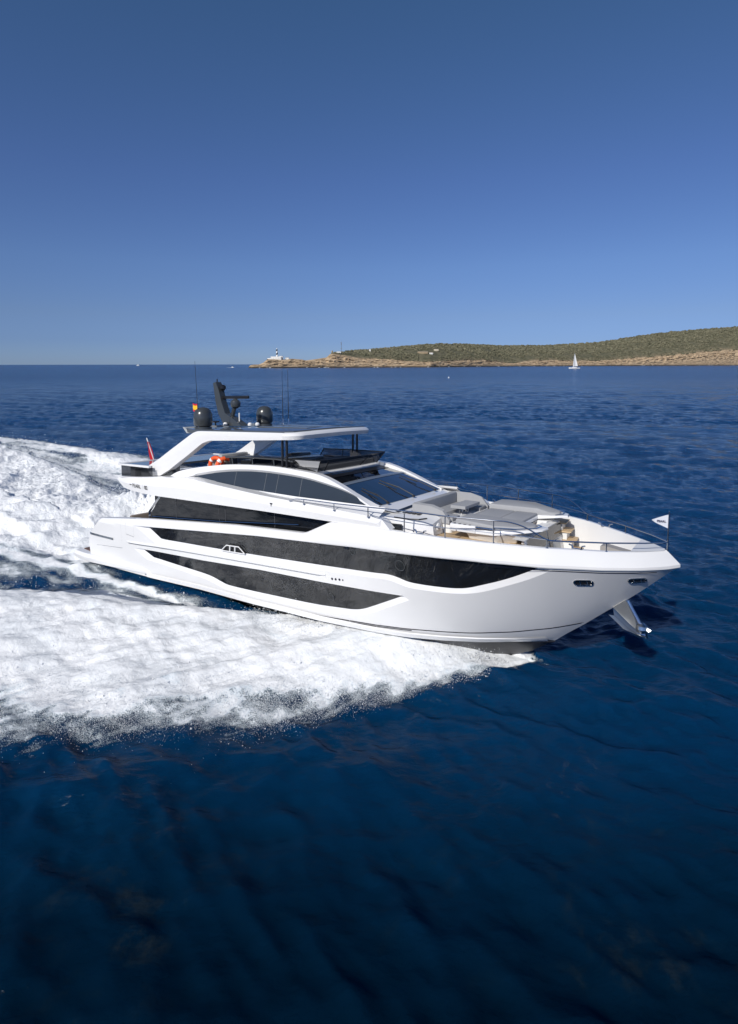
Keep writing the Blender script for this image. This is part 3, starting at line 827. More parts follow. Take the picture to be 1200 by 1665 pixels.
# front beam, rounded corners, with underside
cr_ = []
for v in np.linspace(0, 1, 7):
    a = math.pi / 2 * v; cr_.append((13.05 + .52 * math.sin(a), -2.33 + .52 * (1 - math.cos(a))))
path = [(13.0, -2.33)] + cr_ + [(13.66, -1.2), (13.70, 0)]
path = path + [(x, -y) for x, y in path[::-1][1:]]
prof = [(0, 6.285), (.05, 6.42), (.0, 6.49), (-.08, 6.535), (-.35, 6.55)]
rr = []
for i, (x, y) in enumerate(path):
    a = Vector(path[max(i - 1, 0)]); c = Vector(path[min(i + 1, len(path) - 1)]); t_ = (c - a).normalized(); nr = Vector((t_.y, -t_.x))
    up = .14 * min(1, max(0, (y + 2.3) / 1.5)) if y < 0 else .14
    up = .06 * (1 - (y / 2.4) ** 2)
    rr.append([(x + nr.x * d * -1 if False else x + nr.x * d, y + nr.y * d, z + up) for d, z in prof])
b.loft(rr)
b.loft([[(x, -2.25, 6.30) for x in (7.9, 9, 11, 13.4)], [(x, 0, 6.36) for x in (7.9, 9, 11, 13.5)], [(x, 2.25, 6.30) for x in (7.9, 9, 11, 13.4)]])
HT = b.build('hardtop', WHITE, Y, 20)
rl = [(7.25, -2.0), (7.9, -2.22), (12.9, -2.25), (13.3, -2.1), (13.46, -1.6), (13.55, 0)]
rl = rl + [(x, -y) for x, y in rl[::-1][1:]]
b = MB().slab(rl, lambda x, y: 6.36 + .06 * (1 - (y / 2.4) ** 2), lambda x, y: 6.545 + .075 * (1 - (y / 2.4) ** 2) + .01 * (x - 10), .05)
b.v = [(x, y, z + (.03 if x < 7.5 else 0)) for x, y, z in b.v]
RP = b.build('roof_panel', ROOFG, HT, 25)
b = MB()
b.loft([[(7.22, y, 6.60), (7.12, y, 6.60), (7.36, y, 6.36), (7.55, y, 6.36)] for y in (-2.05, 2.05)], True, True); b.build('roof_lip', mat('light_grey_moulding', (.38, .4, .41), .4), HT)
b = MB()
for y0 in (-.95, .15): b.slab([(10.4, y0), (12.9, y0), (12.9, y0 + .85), (10.4, y0 + .85)], 6.60, 6.655, .02)
b.build('roof_hatch', ROOFG, HT, each=True)
for s in (-1, 1):
    for x in (12.72, 12.93):
        b = MB().tube([(x - .0, s * 2.08, 5.16), (x + .01, s * 2.08, 6.36)], .045, 10); b.build('hardtop_post', BLACK, Y)
b = MB(); b.add([(11.35, -2.285, 6.40), (11.43, -2.285, 6.40), (11.43, -2.285, 6.34), (11.35, -2.285, 6.34)], [(0, 1, 2, 3)]); b.build('deck_lamp', BLACK, HT, 0)
# mast, radar, domes, aerials
mo = [(6.96, 8.48), (6.78, 8.44), (6.92, 7.59), (7.06, 7.13), (7.52, 6.58), (8.6, 6.60), (7.89, 6.97), (7.51, 7.13), (7.30, 7.60), (7.14, 8.13)]
b = MB(); plate(b, mo, lambda x, z: .15 + .12 * max(0, 7.2 - z), .10, .3, .3)
b.mirror()
n_ = len(mo)
b.loft([[(x, -.05, z) for x, z in mo], [(x, .05, z) for x, z in mo]], True, True)
MAST = b.build('radar_mast', DKGREY, Y, 25)
b = MB().box(7.18, 8.85, -.05, .05, 7.74, 7.87, .03); b.build('radar_scanner', BLACK, MAST)
b = MB().lathe([(.1, -.22), (.19, -.16), (.22, -.02), (.2, .08), (.1, .16), (.04, .2)], (8.02, 0, 7.56), 16); b.tube([(7.98, 0, 7.42), (7.78, 0, 6.95)], .085, 8); b.build('radar_pedestal', DKGREY, MAST)
b = MB().tube([(6.95, 0, 8.1), (7.35, 0, 8.14)], .035, 6); b.lathe([(.03, -.08), (.13, -.02), (.13, .1), (.05, .16)], (7.25, 0, 8.2), 12); b.tube([(6.88, 0, 8.4), (6.88, 0, 8.62)], .03, 6); b.build('mast_light', BLACK, MAST, each=True)
for s, x in ((-1, 8.0), (1, 8.0)):
    b = MB().lathe([(.26, 0), (.335, .03), (.365, .10), (.375, .36), (.365, .52), (.31, .67), (.20, .76), (.08, .795), (.0, .80)], (x, s * 1.72, 6.62), 28)
    b.lathe([(.34, -.08), (.34, .02)], (x, s * 1.72, 6.60), 20)
    b.build('satellite_dome', DKGREY, Y, 40)
for x, y, z0, z1, dx_ in ((8.05, -1.98, 6.55, 9.25, -.12), (9.16, 1.7, 6.6, 8.98, 0), (9.45, 1.75, 6.6, 8.98, 0)):
    b = MB().tube([(x, y, z0), (x, y, z0 + .3), (x + dx_ * .3, y, z0 + 1.0), (x + dx_, y, z1)], [.022, .018, .012, .006], 6)
    an = b.build('whip_aerial', BLACK, Y)
    MB().lathe([(.05, 0), (.045, .05), (.03, .08), (.03, .28)], (x, y, z0 - .02), 10).build('aerial_base', CHROME, an)
b = MB().tube([(8.24, .0, 6.62), (8.24, 0, 7.14)], .03, 6); b.build('gps_stick', WHITE2, Y)
for x, y in ((7.75, -.35), (9.1, -.2), (9.22, .1)): MB().lathe([(.09, 0), (.1, .06), (.06, .12), (0, .13)], (x, y, 6.62), 12).build('antenna_puck', WHITE2, Y)
b = MB().lathe([(.03, 0), (.03, .12), (.17, .16), (.17, .2), (0, .22)], (7.35, -.55, 6.60), 12); b.build('horn_light', BLACK, Y)

# ---- guard rails and their posts
posts = [(14.457, 4.28, 4.432), (15.72, 4.214, 4.428), (17.03, 4.151, 4.449), (18.287, 3.831, 4.465), (19.529, 3.80, 4.43), (20.824, 3.78, 4.414), (22.104, 3.735, 3.96), (23.394, 3.652, 3.885)]
py = lambda x: np.interp(x, [13.8, 17.06, 18.27, 19.53, 20.82, 22.1, 23.39, 24.2, 24.66], [2.93, 2.96, 2.94, 2.815, 2.525, 2.027, 1.222, .56, .05])
top = [(13.817, 4.318), (14.1, 4.42), (14.46, 4.435), (15.72, 4.43), (17.03, 4.45), (18.287, 4.47), (19.53, 4.435), (20.82, 4.41), (21.2, 4.385), (21.55, 4.28), (21.85, 4.11), (22.1, 3.965), (22.35, 3.93), (23.39, 3.885), (24.2, 3.85), (24.66, 3.83)]
midr = [(17.03, 4.29), (17.3, 4.20), (18.287, 4.15), (19.53, 4.11), (20.82, 4.07), (21.5, 4.02), (22.1, 3.965)]
for s in (-1, 1):
    b = MB().tube([(x, s * float(py(x)), z) for x, z in top[:3] + smooth_line(top[3:], 4)], .019, 10)
    b.tube([(x, s * float(py(x)), z) for x, z in smooth_line(midr, 4)], .013, 6)
    gr = b.build('guard_rail', STEEL, Y)
    for x, z0, z1 in posts:
        b = MB().tube([(x, s * float(py(x)), z0 - .01), (x, s * float(py(x)), z1)], .018, 8); b.lathe([(.045, 0), (.04, .015)], (x, s * float(py(x)), z0), 10); b.build('stanchion', STEEL, gr)

# ---- foredeck furniture
def rloop(x0, x1, y0, y1, r, n=5):
    out = []
    for cx0, cy0, a0 in ((x1 - r, y1 - r, 0), (x0 + r, y1 - r, 90), (x0 + r, y0 + r, 180), (x1 - r, y0 + r, 270)):
        out += [(cx0 + r * math.cos(R(a0 + 90 * k / n)), cy0 + r * math.sin(R(a0 + 90 * k / n))) for k in range(n + 1)]
    return out
sofa = MB()
sofa.slab(rloop(17.64, 19.0, -1.42, 1.42, .1), 3.6, 3.93, .03)
SOFA = sofa.build('foredeck_sofa', WHITE2, Y)
b = MB()
b.slab(rloop(17.66, 17.86, -1.30, 1.30, .06), 3.9, 4.42, .05)
for s in (-1, 1):
    b.loft([[(17.68, s * 1.30, 3.9), (17.68, s * 1.30, 4.42), (18.35, s * 1.33, 4.41), (18.75, s * 1.36, 4.30), (18.98, s * 1.38, 4.0), (18.98, s * 1.38, 3.9)],
            [(17.68, s * 1.46, 3.9), (17.68, s * 1.46, 4.40), (18.35, s * 1.47, 4.38), (18.75, s * 1.48, 4.27), (18.98, s * 1.48, 4.0), (18.98, s * 1.48, 3.9)]], True, True)
b.build('backrest', CUSH, SOFA, 35)
b = MB().slab(rloop(17.86, 18.42, -1.28, 1.28, .06), 3.92, 4.06, .04); b.slab(rloop(18.38, 18.98, -1.28, -.72, .06), 3.92, 4.06, .04); b.slab(rloop(18.38, 18.98, .72, 1.28, .06), 3.92, 4.06, .04)
b.build('seat_cushion', CUSH, SOFA, each=True)
b = MB().slab([(18.45, -.35), (18.98, -.38), (18.98, .72), (18.45, .72)], 4.16, 4.255, .015); TB = b.build('deck_table', CUSH, Y)
b = MB(); b.box(18.62, 18.74, -.12, .0, 3.62, 4.16, .01); b.box(18.6, 18.75, .3, .45, 3.62, 4.16, .01); b.build('table_leg', CHROME, TB, each=True)
# sun pad island: white shell with overhanging rim, three pads
shell = [(19.2, -1.85), (19.9, -1.95), (20.6, -1.95), (21.3, -1.75), (21.75, -1.30), (21.80, -.95), (21.45, -.72), (20.95, -.72), (20.95, .72), (21.45, .72), (21.80, .95), (21.75, 1.30), (21.3, 1.75), (20.6, 1.95), (19.9, 1.95), (19.2, 1.85)]
base = [(19.75, -1.68), (20.6, -1.74), (21.05, -1.45), (21.2, -.95), (21.1, -.6), (20.8, -.6), (20.8, .6), (21.1, .6), (21.2, .95), (21.05, 1.45), (20.6, 1.65), (19.75, 1.6)]
b = MB(); P = base
b.loft([[(x, y, 3.61) for x, y in base], [(x + (.1 if x > 20 else -.05), y * 1.06, 3.78) for x, y in base], [(x + (.15 if x > 20 else -.15), y * 1.1, 3.86) for x, y in base]], True, True)
ISL = b.build('sun_pad_island', WHITE2, Y, 30)
b = MB().slab(shell, lambda x, y: 3.84 + .15 * float(sstep(20.4, 21.7, x)), lambda x, y: 4.0 + .05 * float(sstep(20.6, 21.8, x)), .05); b.build('island_rim', WHITE, ISL, 30)
for s in (-1, 1):
    pad = [(19.32, s * .74), (19.32, s * 1.72), (19.6, s * 1.82), (20.5, s * 1.82), (21.1, s * 1.66), (21.5, s * 1.28), (21.52, s * 1.02), (21.3, s * .80), (20.9, s * .74)]
    if s < 0: pad = pad[::-1]
    ht_ = (lambda x, y: 4.10 + .06 * (x < 20.2)) if s < 0 else (lambda x, y: 4.12 + .10 * (x < 21))
    b = MB().slab(pad, 3.98, ht_, .05); b.build('sun_pad', CUSH, ISL, 40)
    # grab handle round the nose
    b = MB().tube([(20.55, s * 1.90, 4.06), (21.15, s * 1.75, 4.06), (21.58, s * 1.34, 4.06), (21.62, s * 1.0, 4.06), (21.45, s * .82, 4.05)], .022, 6); b.build('grab_rail', CHROME, ISL)
b = MB().slab(rloop(19.36, 20.2, -.73, .73, .05), 3.9, 4.08, .04); b.slab(rloop(20.22, 20.93, -.73, .73, .05), 3.9, 4.08, .04); b.build('sun_pad', CUSH, ISL, 40)
b = MB().box(19.25, 20.05, -1.99, -1.86, 3.84, 4.06, .03); b.build('cup_holder', WHITE, ISL)
b = MB(); b.box(20.06, 20.62, -1.985, -1.90, 3.99, 4.05, .015); b.build('island_trim', CHROME, ISL)
b = MB()
for k in range(4): b.lathe([(.045, 0), (.045, .01)], (19.38 + k * .16, -1.92, 4.056), 10)
b.build('holder_ring', BLACK, ISL, 0, each=True)
# bulkhead of dark glass and lockers between the island and the bow well
b = MB(); b.quad((21.44, -1.9, 3.80), (21.44, 1.25, 3.80), (21.64, 1.25, 2.74), (21.64, -1.9, 2.74)); b.quad((21.44, -1.9, 3.80), (21.44, 1.25, 3.80), (21.1, 1.25, 3.82), (21.1, -1.9, 3.82)); BH = b.build('bow_bulkhead', WHITE2, Y, 0)
b = MB()
def bh(y, t, o=.02): return (21.44 + .20 * t + o, y * (1 - .05 * t), 3.80 - 1.04 * t + o * .5)
for y0, y1, t0, t1 in ((-1.7, -.1, .02, .42), (0, 1.25, .02, .42)): b.quad(bh(y0, t0), bh(y1, t0), bh(y1, t1), bh(y0, t1))
b.build('skylight_pane', mat('dark_skylight', (.02, .024, .03), .08), BH, 0, each=True)
b = MB()
for y0, y1, t0, t1 in ((-1.75, -.9, .48, .97), (-.85, -.05, .48, .97), (.28, .95, .46, .97)): b.quad(bh(y0, t0), bh(y1, t0), bh(y1, t1), bh(y0, t1))
b.build('locker_door', mat('grey_door', (.42, .43, .42), .45), BH, 0, each=True)
b = MB().quad(bh(0, .44, .03), bh(.24, .44, .03), bh(.24, .98, .03), bh(0, .98, .03)); b.build('dark_strip', BLACK, BH, 0)
# teak steps down into the bow well, port side
for k, (x, y0, y1, z) in enumerate(((21.34, 1.30, 2.02, 3.72), (21.50, 1.25, 1.96, 3.47), (21.66, 1.20, 1.90, 3.20), (21.84, 1.12, 1.80, 2.92))):
    b = MB().slab([(x - .15, y0), (x + .30, y0 + .06), (x + .22, y1), (x - .15, y1)], z - .035, z, .01); ts = b.build('teak_step', TEAK, Y)
    MB().slab([(x - .14, y0 + .08), (x + .16, y0 + .1), (x + .08, y1), (x - .14, y1)], 2.74, z - .036).build('step_riser', WHITE2, ts)
# side consoles flanking the sofa
for s in (-1, 1):
    b = MB()
    b.loft([[(16.4, s * 2.1, 3.6), (16.4, s * 2.62, 3.62), (16.4, s * 2.58, 4.15), (16.4, s * 2.1, 4.22)],
            [(17.6, s * 1.5, 3.6), (17.6, s * 2.50, 3.62), (17.6, s * 2.44, 4.10), (17.6, s * 1.5, 4.17)],
            [(18.55, s * 1.5, 3.6), (18.55, s * 2.30, 3.62), (18.52, s * 2.24, 4.06), (18.5, s * 1.5, 4.14)],
            [(18.78, s * 1.5, 3.6), (18.80, s * 2.12, 3.66), (18.74, s * 2.08, 3.98), (18.7, s * 1.5, 4.06)]], True, True)
    SC = b.build('side_console', WHITE, Y, 32)
    b = MB(); b.add([(17.10, s * 2.585, 3.95), (17.93, s * 2.485, 3.955), (17.93, s * 2.50, 3.79), (17.30, s * 2.575, 3.76)], [(0, 1, 2, 3)]); lv = b.build('vent_louvre', BLACK, SC, 0)
    b = MB()
    for k in range(3): b.tube([(17.18 + .04 * k, s * 2.590, 3.915 - .045 * k), (17.90, s * 2.500, 3.92 - .045 * k)], .010, 5)
    b.build('louvre_slat', DKGREY, lv, each=True)
    b = MB(); b.lathe([(.12, -.02), (.125, .02), (.07, .05), (0, .055)], (0, 0, 0), 18)
    b.v = [(18.80 + z, s * 1.82 + y, 3.86 + x) for x, y, z in b.v]; b.build('deck_speaker', WHITE2, SC)
    b = MB(); b.tube([(17.6, s * 2.40, 4.12), (18.0, s * 2.36, 4.105), (18.35, s * 2.22, 4.10), (18.5, s * 2.0, 4.11)], .02, 6); b.build('console_trim', BLACK, SC)
    b = MB()
    for k in range(4): b.box(17.55 + k * .16, 17.67 + k * .16, s * 1.75 - .1, s * 1.75 + .1, 4.155, 4.175)
    b.build('step_pad', BLACK, SC, 0, each=True)
# mooring cleats
for s in (-1, 1):
    for x in (18.75, 22.75):
        yy_ = float(py(x)) - .04; z = float(zG(x)) + .01
        b = MB()
        b.tube([(x - .1, s * yy_, z + .01), (x + .1, s * yy_, z + .01)], .024, 6)
        for d in (-.1, .1): b.tube([(x + d, s * yy_, z), (x + d * 1.3, s * yy_, z + .09), (x + d * 2.1, s * yy_, z + .11)], .022, 6)
        b.build('mooring_cleat', CHROME, Y)
b = MB().box(21.30, 21.45, -1.72, -1.46, 3.60, 3.76, .02); b.build('deck_box', WHITE, Y)
# bow staff
MB().tube([(24.66, 0, 3.58), (24.68, 0, 4.66)], .02, 8).build('flag_staff', STEEL, Y)

# ---- anchor under the stem
AN = MB()
AN.loft([[(23.36, y, 1.80), (23.68, y, 2.08), (23.95, y, 1.55), (23.98, y, 1.30), (23.80, y, 1.42)] for y in (-.07, .07)], True, True)
AO = AN.build('bow_anchor', BRUSH, Y, 25)
b = MB()
for s in (-1, 1):
    b.loft([[(23.38, s * .02, 1.56), (23.80, s * .02, 1.24), (24.05, s * .02, 1.12)], [(23.32, s * .20, 1.62), (23.78, s * .30, 1.32), (24.10, s * .18, 1.16)], [(23.30, s * .30, 1.66), (23.72, s * .46, 1.40), (24.12, s * .22, 1.20)], [(23.38, s * .02, 1.50), (23.80, s * .02, 1.18), (24.05, s * .02, 1.07)]])
b.build('anchor_fluke', BRUSH, AO, 25)
b = MB(); b.tube([(23.72, 0, 2.05), (24.02, 0, 1.50), (24.28, 0, 1.32), (24.22, 0, 1.20), (24.0, 0, 1.2)], [.05, .06, .11, .12, .08], 8); b.lathe([(.03, -.16), (.13, -.10), (.17, 0), (.15, .09), (.06, .15)], (24.10, 0, 1.34), 14); b.build('anchor_crown', CHROME, AO)

# ---- things carried on board
def aboard(name, label, cat, p, group=None):
    o = empty(name, BM @ Vector(p), BOAT_R); return tag(o, label, cat, group)
for (x, y, rz_), lab in (((8.95, -1.90, .15), 'orange life ring standing flat-on beside the beige cushion on the flybridge'), ((9.50, -1.92, 1.0), 'orange life ring turned edge-on beside the other one on the flybridge')):
    L = aboard('life_ring', lab, 'life ring', (x, y, 5.12), 'orange life rings on the flybridge')
    b = MB(); ro, rt = .30, .085
    ca, sa = math.cos(rz_), math.sin(rz_)
    def tor(t, u, k=1.0):
        q = ro + rt * k * math.cos(u); px, pz, pyy = q * math.cos(t), q * math.sin(t), rt * k * math.sin(u)
        return (px * ca - pyy * sa, px * sa + pyy * ca, pz)
    b.loft([[tor(t, u) for u in np.linspace(0, 2 * math.pi, 13)[:-1]] for t in np.linspace(0, 2 * math.pi, 33)], True)
    b.build('ring_body', ORANGE, L, 60)
    b = MB()
    for t0 in (.6, 2.2, 3.8, 5.3): b.loft([[tor(t, u, 1.06) for u in np.linspace(0, 2 * math.pi, 13)[:-1]] for t in np.linspace(t0, t0 + .32, 4)], True)
    b.build('ring_band', TAPE, L, 60)
L = aboard('deck_cushion', 'beige canvas cushion leaning beside the orange life rings', 'cushion', (8.95, -1.62, 4.98))
b = MB().box(-.32, .32, -.2, .2, 0, .38, .1, 3); b.build('cushion_body', BEIGE, L, 60)

def flag_mesh(fn, nu=14, nv=8):
    b = MB(); b.loft([[fn(u, v) for v in np.linspace(0, 1, nv)] for u in np.linspace(0, 1, nu)]); return b
# bow pennant, flying aft
F = aboard('bow_pennant', 'small white pointed pennant lettered PEARL on the bow staff', 'flag', (24.68, 0, 4.18))
def pen(u, v):
    # swallow shape: hoist .46 high, tip aft
    h = .37 * (1 - u) ** .85
    z = (v - .5) * h + .20
    return (-.40 * u - .02, .03 * math.sin(u * 7) * u, z)
flag_mesh(pen, 16, 8).build('pennant_cloth', FLAGW, F, 0)
def pl_(u, v, w_):
    x = -.285 + u; k = -x / .4
    return Vector((x, -.010 + .03 * math.sin(k * 7) * k - w_, v + .165))
text_mesh('lettering', 'PEARL', .078, pl_, INK, F, .002, .003)
# ensign at the stern
F = aboard('red_ensign', 'red ensign furled round a raked white staff at the stern', 'flag', (2.9, -.6, 4.93))
MB().tube([(0, 0, -.02), (-.5, 0, .98)], .022, 8).build('ensign_staff', WHITE2, F)
def ens(u, v): return (-.40 + .38 * v - .34 * u * (1 - .8 * (1 - v)) * .6 + .03, .06 * math.sin(u * 9 + v * 3), .80 - .80 * v - .10 * u * v)
flag_mesh(ens, 12, 12).build('ensign_cloth', FLAGR, F, 0)
# courtesy flag under the aerial
F = aboard('courtesy_flag', 'tiny red and yellow striped courtesy flag on the tall aerial', 'flag', (8.0, -1.98, 7.24))
def cf(v0, v1): return lambda u, v: (-.30 * u - .01, .03 * math.sin(u * 8), (v0 + (v1 - v0) * v) * .32 - .02 * math.sin(u * 5))
flag_mesh(cf(.25, .78), 10, 4).build('yellow_stripe', FLAGY, F, 0)
b = MB()
for a, c in ((0, .25), (.78, 1)): b.loft([[cf(a, c)(u, v) for v in np.linspace(0, 1, 3)] for u in np.linspace(0, 1, 10)])
b.build('red_stripe', FLAGR, F, 0)

# ================================================================ SEA
def to_boat(x, y):
    dx, dy = x - BOAT_T.x, y - BOAT_T.y
    return C_ * dx + S_ * dy, -S_ * dx + C_ * dy
def to_world(s, l):
    return BOAT_T.x + C_ * s - S_ * l, BOAT_T.y + S_ * s + C_ * l

i_st = tab([(-90, 20), (-40, 13.5), (-20, 10.2), (-8, 8.6), (1.2, 6.6), (3.5, 5.0), (5.3, 4.2), (8.7, 3.4), (11.7, 2.7), (14.4, 2.2), (17, 1.4), (19, .7), (21.0, 0), (22, 0)])
o_st = tab([(-90, 42), (-20, 24), (-8, 19.5), (5, 15.2), (11.8, 11.4), (15, 8.3), (18.2, 4.9), (19.6, 2.9), (20.8, 1.2), (21.7, .1)])
i_pt = tab([(-90, 17), (-40, 14), (-15, 10), (1, 6.6), (8, 3.6), (14, 1.7), (20.7, 0), (21.2, 0)])
o_pt = tab([(-90, 15), (-52, 13.2), (-42, 15.6), (-25, 15.8), (-10, 14.6), (0, 13), (8, 11), (15, 7.4), (18.2, 4.5), (20.6, .9), (21.2, 0)])
w_p = tab([(-90, 14), (-60, 12.2), (-45, 11.2), (-30, 9.4), (-16, 6.4), (-9, 4.6), (-4, 4.2), (0, 3.8), (1.0, 3.4)])
w_s = tab([(-90, 16), (-40, 10), (-20, 6.8), (-8, 4.6), (-3, 3.6), (0, 3.0), (1.0, 2.7)])

def wake(s, l):
    """returns foam amount 0..1, height offset"""
    # noise drawn out along the way the water is thrown: outwards and aft
    sl = np.sign(l); al = (-.45 * s + .89 * l * sl) * .42; ac = .89 * s + .45 * l * sl
    n1 = fbm(al * .35 + 5 * sl, ac * .35, 3, 3); n2 = fbm(al * 1.1 + 5 * sl, ac * 1.1, 4, 9); n3 = fbm(al * 3.3 + 5 * sl, ac * 3.3, 3, 21)
    le = l + .9 * n1 + .35 * n2
    foam = np.zeros_like(s); hz = np.zeros_like(s)
    def sheet(side, ii, oo, peak):
        d = side * le
        i = ii(s); o = oo(s); u = (d - i) / np.maximum(o - i, .05)
        a = sstep(-.03, .05, u + .10 * n2) * (1 - .55 * sstep(.60, .95, u + .34 * n2 + .12 * n3) - .45 * sstep(.85, 1.12, u + .20 * n2 + .2 * n3)) * sstep(21.9, 20.7, s + .5 * n3)
        hs = np.interp(s, [-60, -20, 0, 6, 10, 14, 17, 19, 20.3, 21], [.1, .2, .40, .48, .45, .50, .70, .58, .22, -.02])
        pk = np.interp(s, [4, 12], [.30, .06])
        prof = np.where(u < pk, sstep(-.05, 1, u / pk) if True else 0, (1 - np.clip((u - pk) / (1 - pk), 0, 1)) ** 1.3)
        prof = np.where(u < -.1, 0, np.clip(prof, 0, 1))
        return a, hs * prof * peak
    a1, h1 = sheet(-1, i_st, o_st, 1.0)
    a2, h2 = sheet(1, i_pt, o_pt, 1.0)
    # hollow between the hull and the starboard sheet
    d = -l
    tr = sstep(2.2, 3.0, d) * (1 - sstep(-.4, .4, d - i_st(s))) * (1 - sstep(9, 12, s)) * sstep(-40, -5, s)
    # thin spray line peeling off the chine
    c0 = np.interp(s, [-30, -6, 0, 5, 9, 11.5], [6.5, 4.6, 3.7, 3.35, 3.05, 2.75]); cw = np.interp(s, [-30, 0, 6, 11.5], [1.3, .55, .35, .12])
    ch = np.exp(-((d + .25 * n2 - c0) / cw) ** 2) * sstep(12, 10.5, s) * .95
    # transom wash
    dp = (w_p(s) - le) ; ds = (le + w_s(s))
    ww = sstep(-.5, .7, dp + .5 * n2) * sstep(-.3, .6, ds + .4 * n2) * sstep(1.2, .3, s)
    hw = np.interp(s, [-80, -40, -20, -11, -6, -2, 1], [.1, .3, .5, .75, .45, -.15, -.3]) * sstep(-1, 2.5, dp) * sstep(-1, 2.0, ds) * sstep(1.2, .3, s)
    ridge = .35 * np.exp(-((dp - .6) / 1.2) ** 2) * sstep(-3, -8, s)
    # streaked water between the wash and the port sheet
    mid = sstep(.3, -.6, dp) * sstep(.6, -.6, le - o_pt(s)) * sstep(4, -2, s) * (l > 0)
    stn = fbm(s * .16 + .4 * n1, l * .9, 4, 33)
    dark = np.exp(-(((s + 11) / 6) ** 2 + ((l - 6.6) / 1.7) ** 2))
    stf = np.clip(.78 + .85 * stn + .25 * n3 - .45 * dark, 0, 1) * mid
    mid2 = sstep(.3, -.6, ds) * sstep(.4, -.4, -le - i_st(s)) * sstep(2, -3, s) * (l < 0)
    stf2 = np.clip(.28 + .8 * stn, 0, 1) * mid2
    plume = np.exp(-((s + 3.2) / 3.4) ** 2 - ((l - 3.3 - .12 * np.abs(s)) / 1.1) ** 2)
    ww = np.maximum(ww, sstep(.25, .6, plume + .25 * n2))
    lace = np.clip(.40 + .75 * fbm(s * .35, l * 1.3, 4, 61), 0, .62) * tr
    foam = np.maximum.reduce([lace, a1, a2 * .93, ww, ch, stf, stf2])
    thick = np.clip(foam, 0, 1)
    lump = (.15 * n2 + .035 * n3 + .26 * n1) * sstep(.35, .9, thick) * np.interp(s, [12, 20], [1, .45])
    lump = lump + (.22 * n2 + .30 * n1) * np.clip(ww, 0, 1) * sstep(1, -3, s)
    hill = .55 * np.exp(-((l - np.interp(s, [-60, -20], [12.5, 13.5])) / 2.4) ** 2) * sstep(-6, -24, s) * sstep(-75, -45, s)
    hz = 1.35 * plume * (1 + .5 * n2 + .3 * n3) + h1 + h2 + hw + ridge - .30 * tr + .10 * ch + lump + hill
    return foam, hz

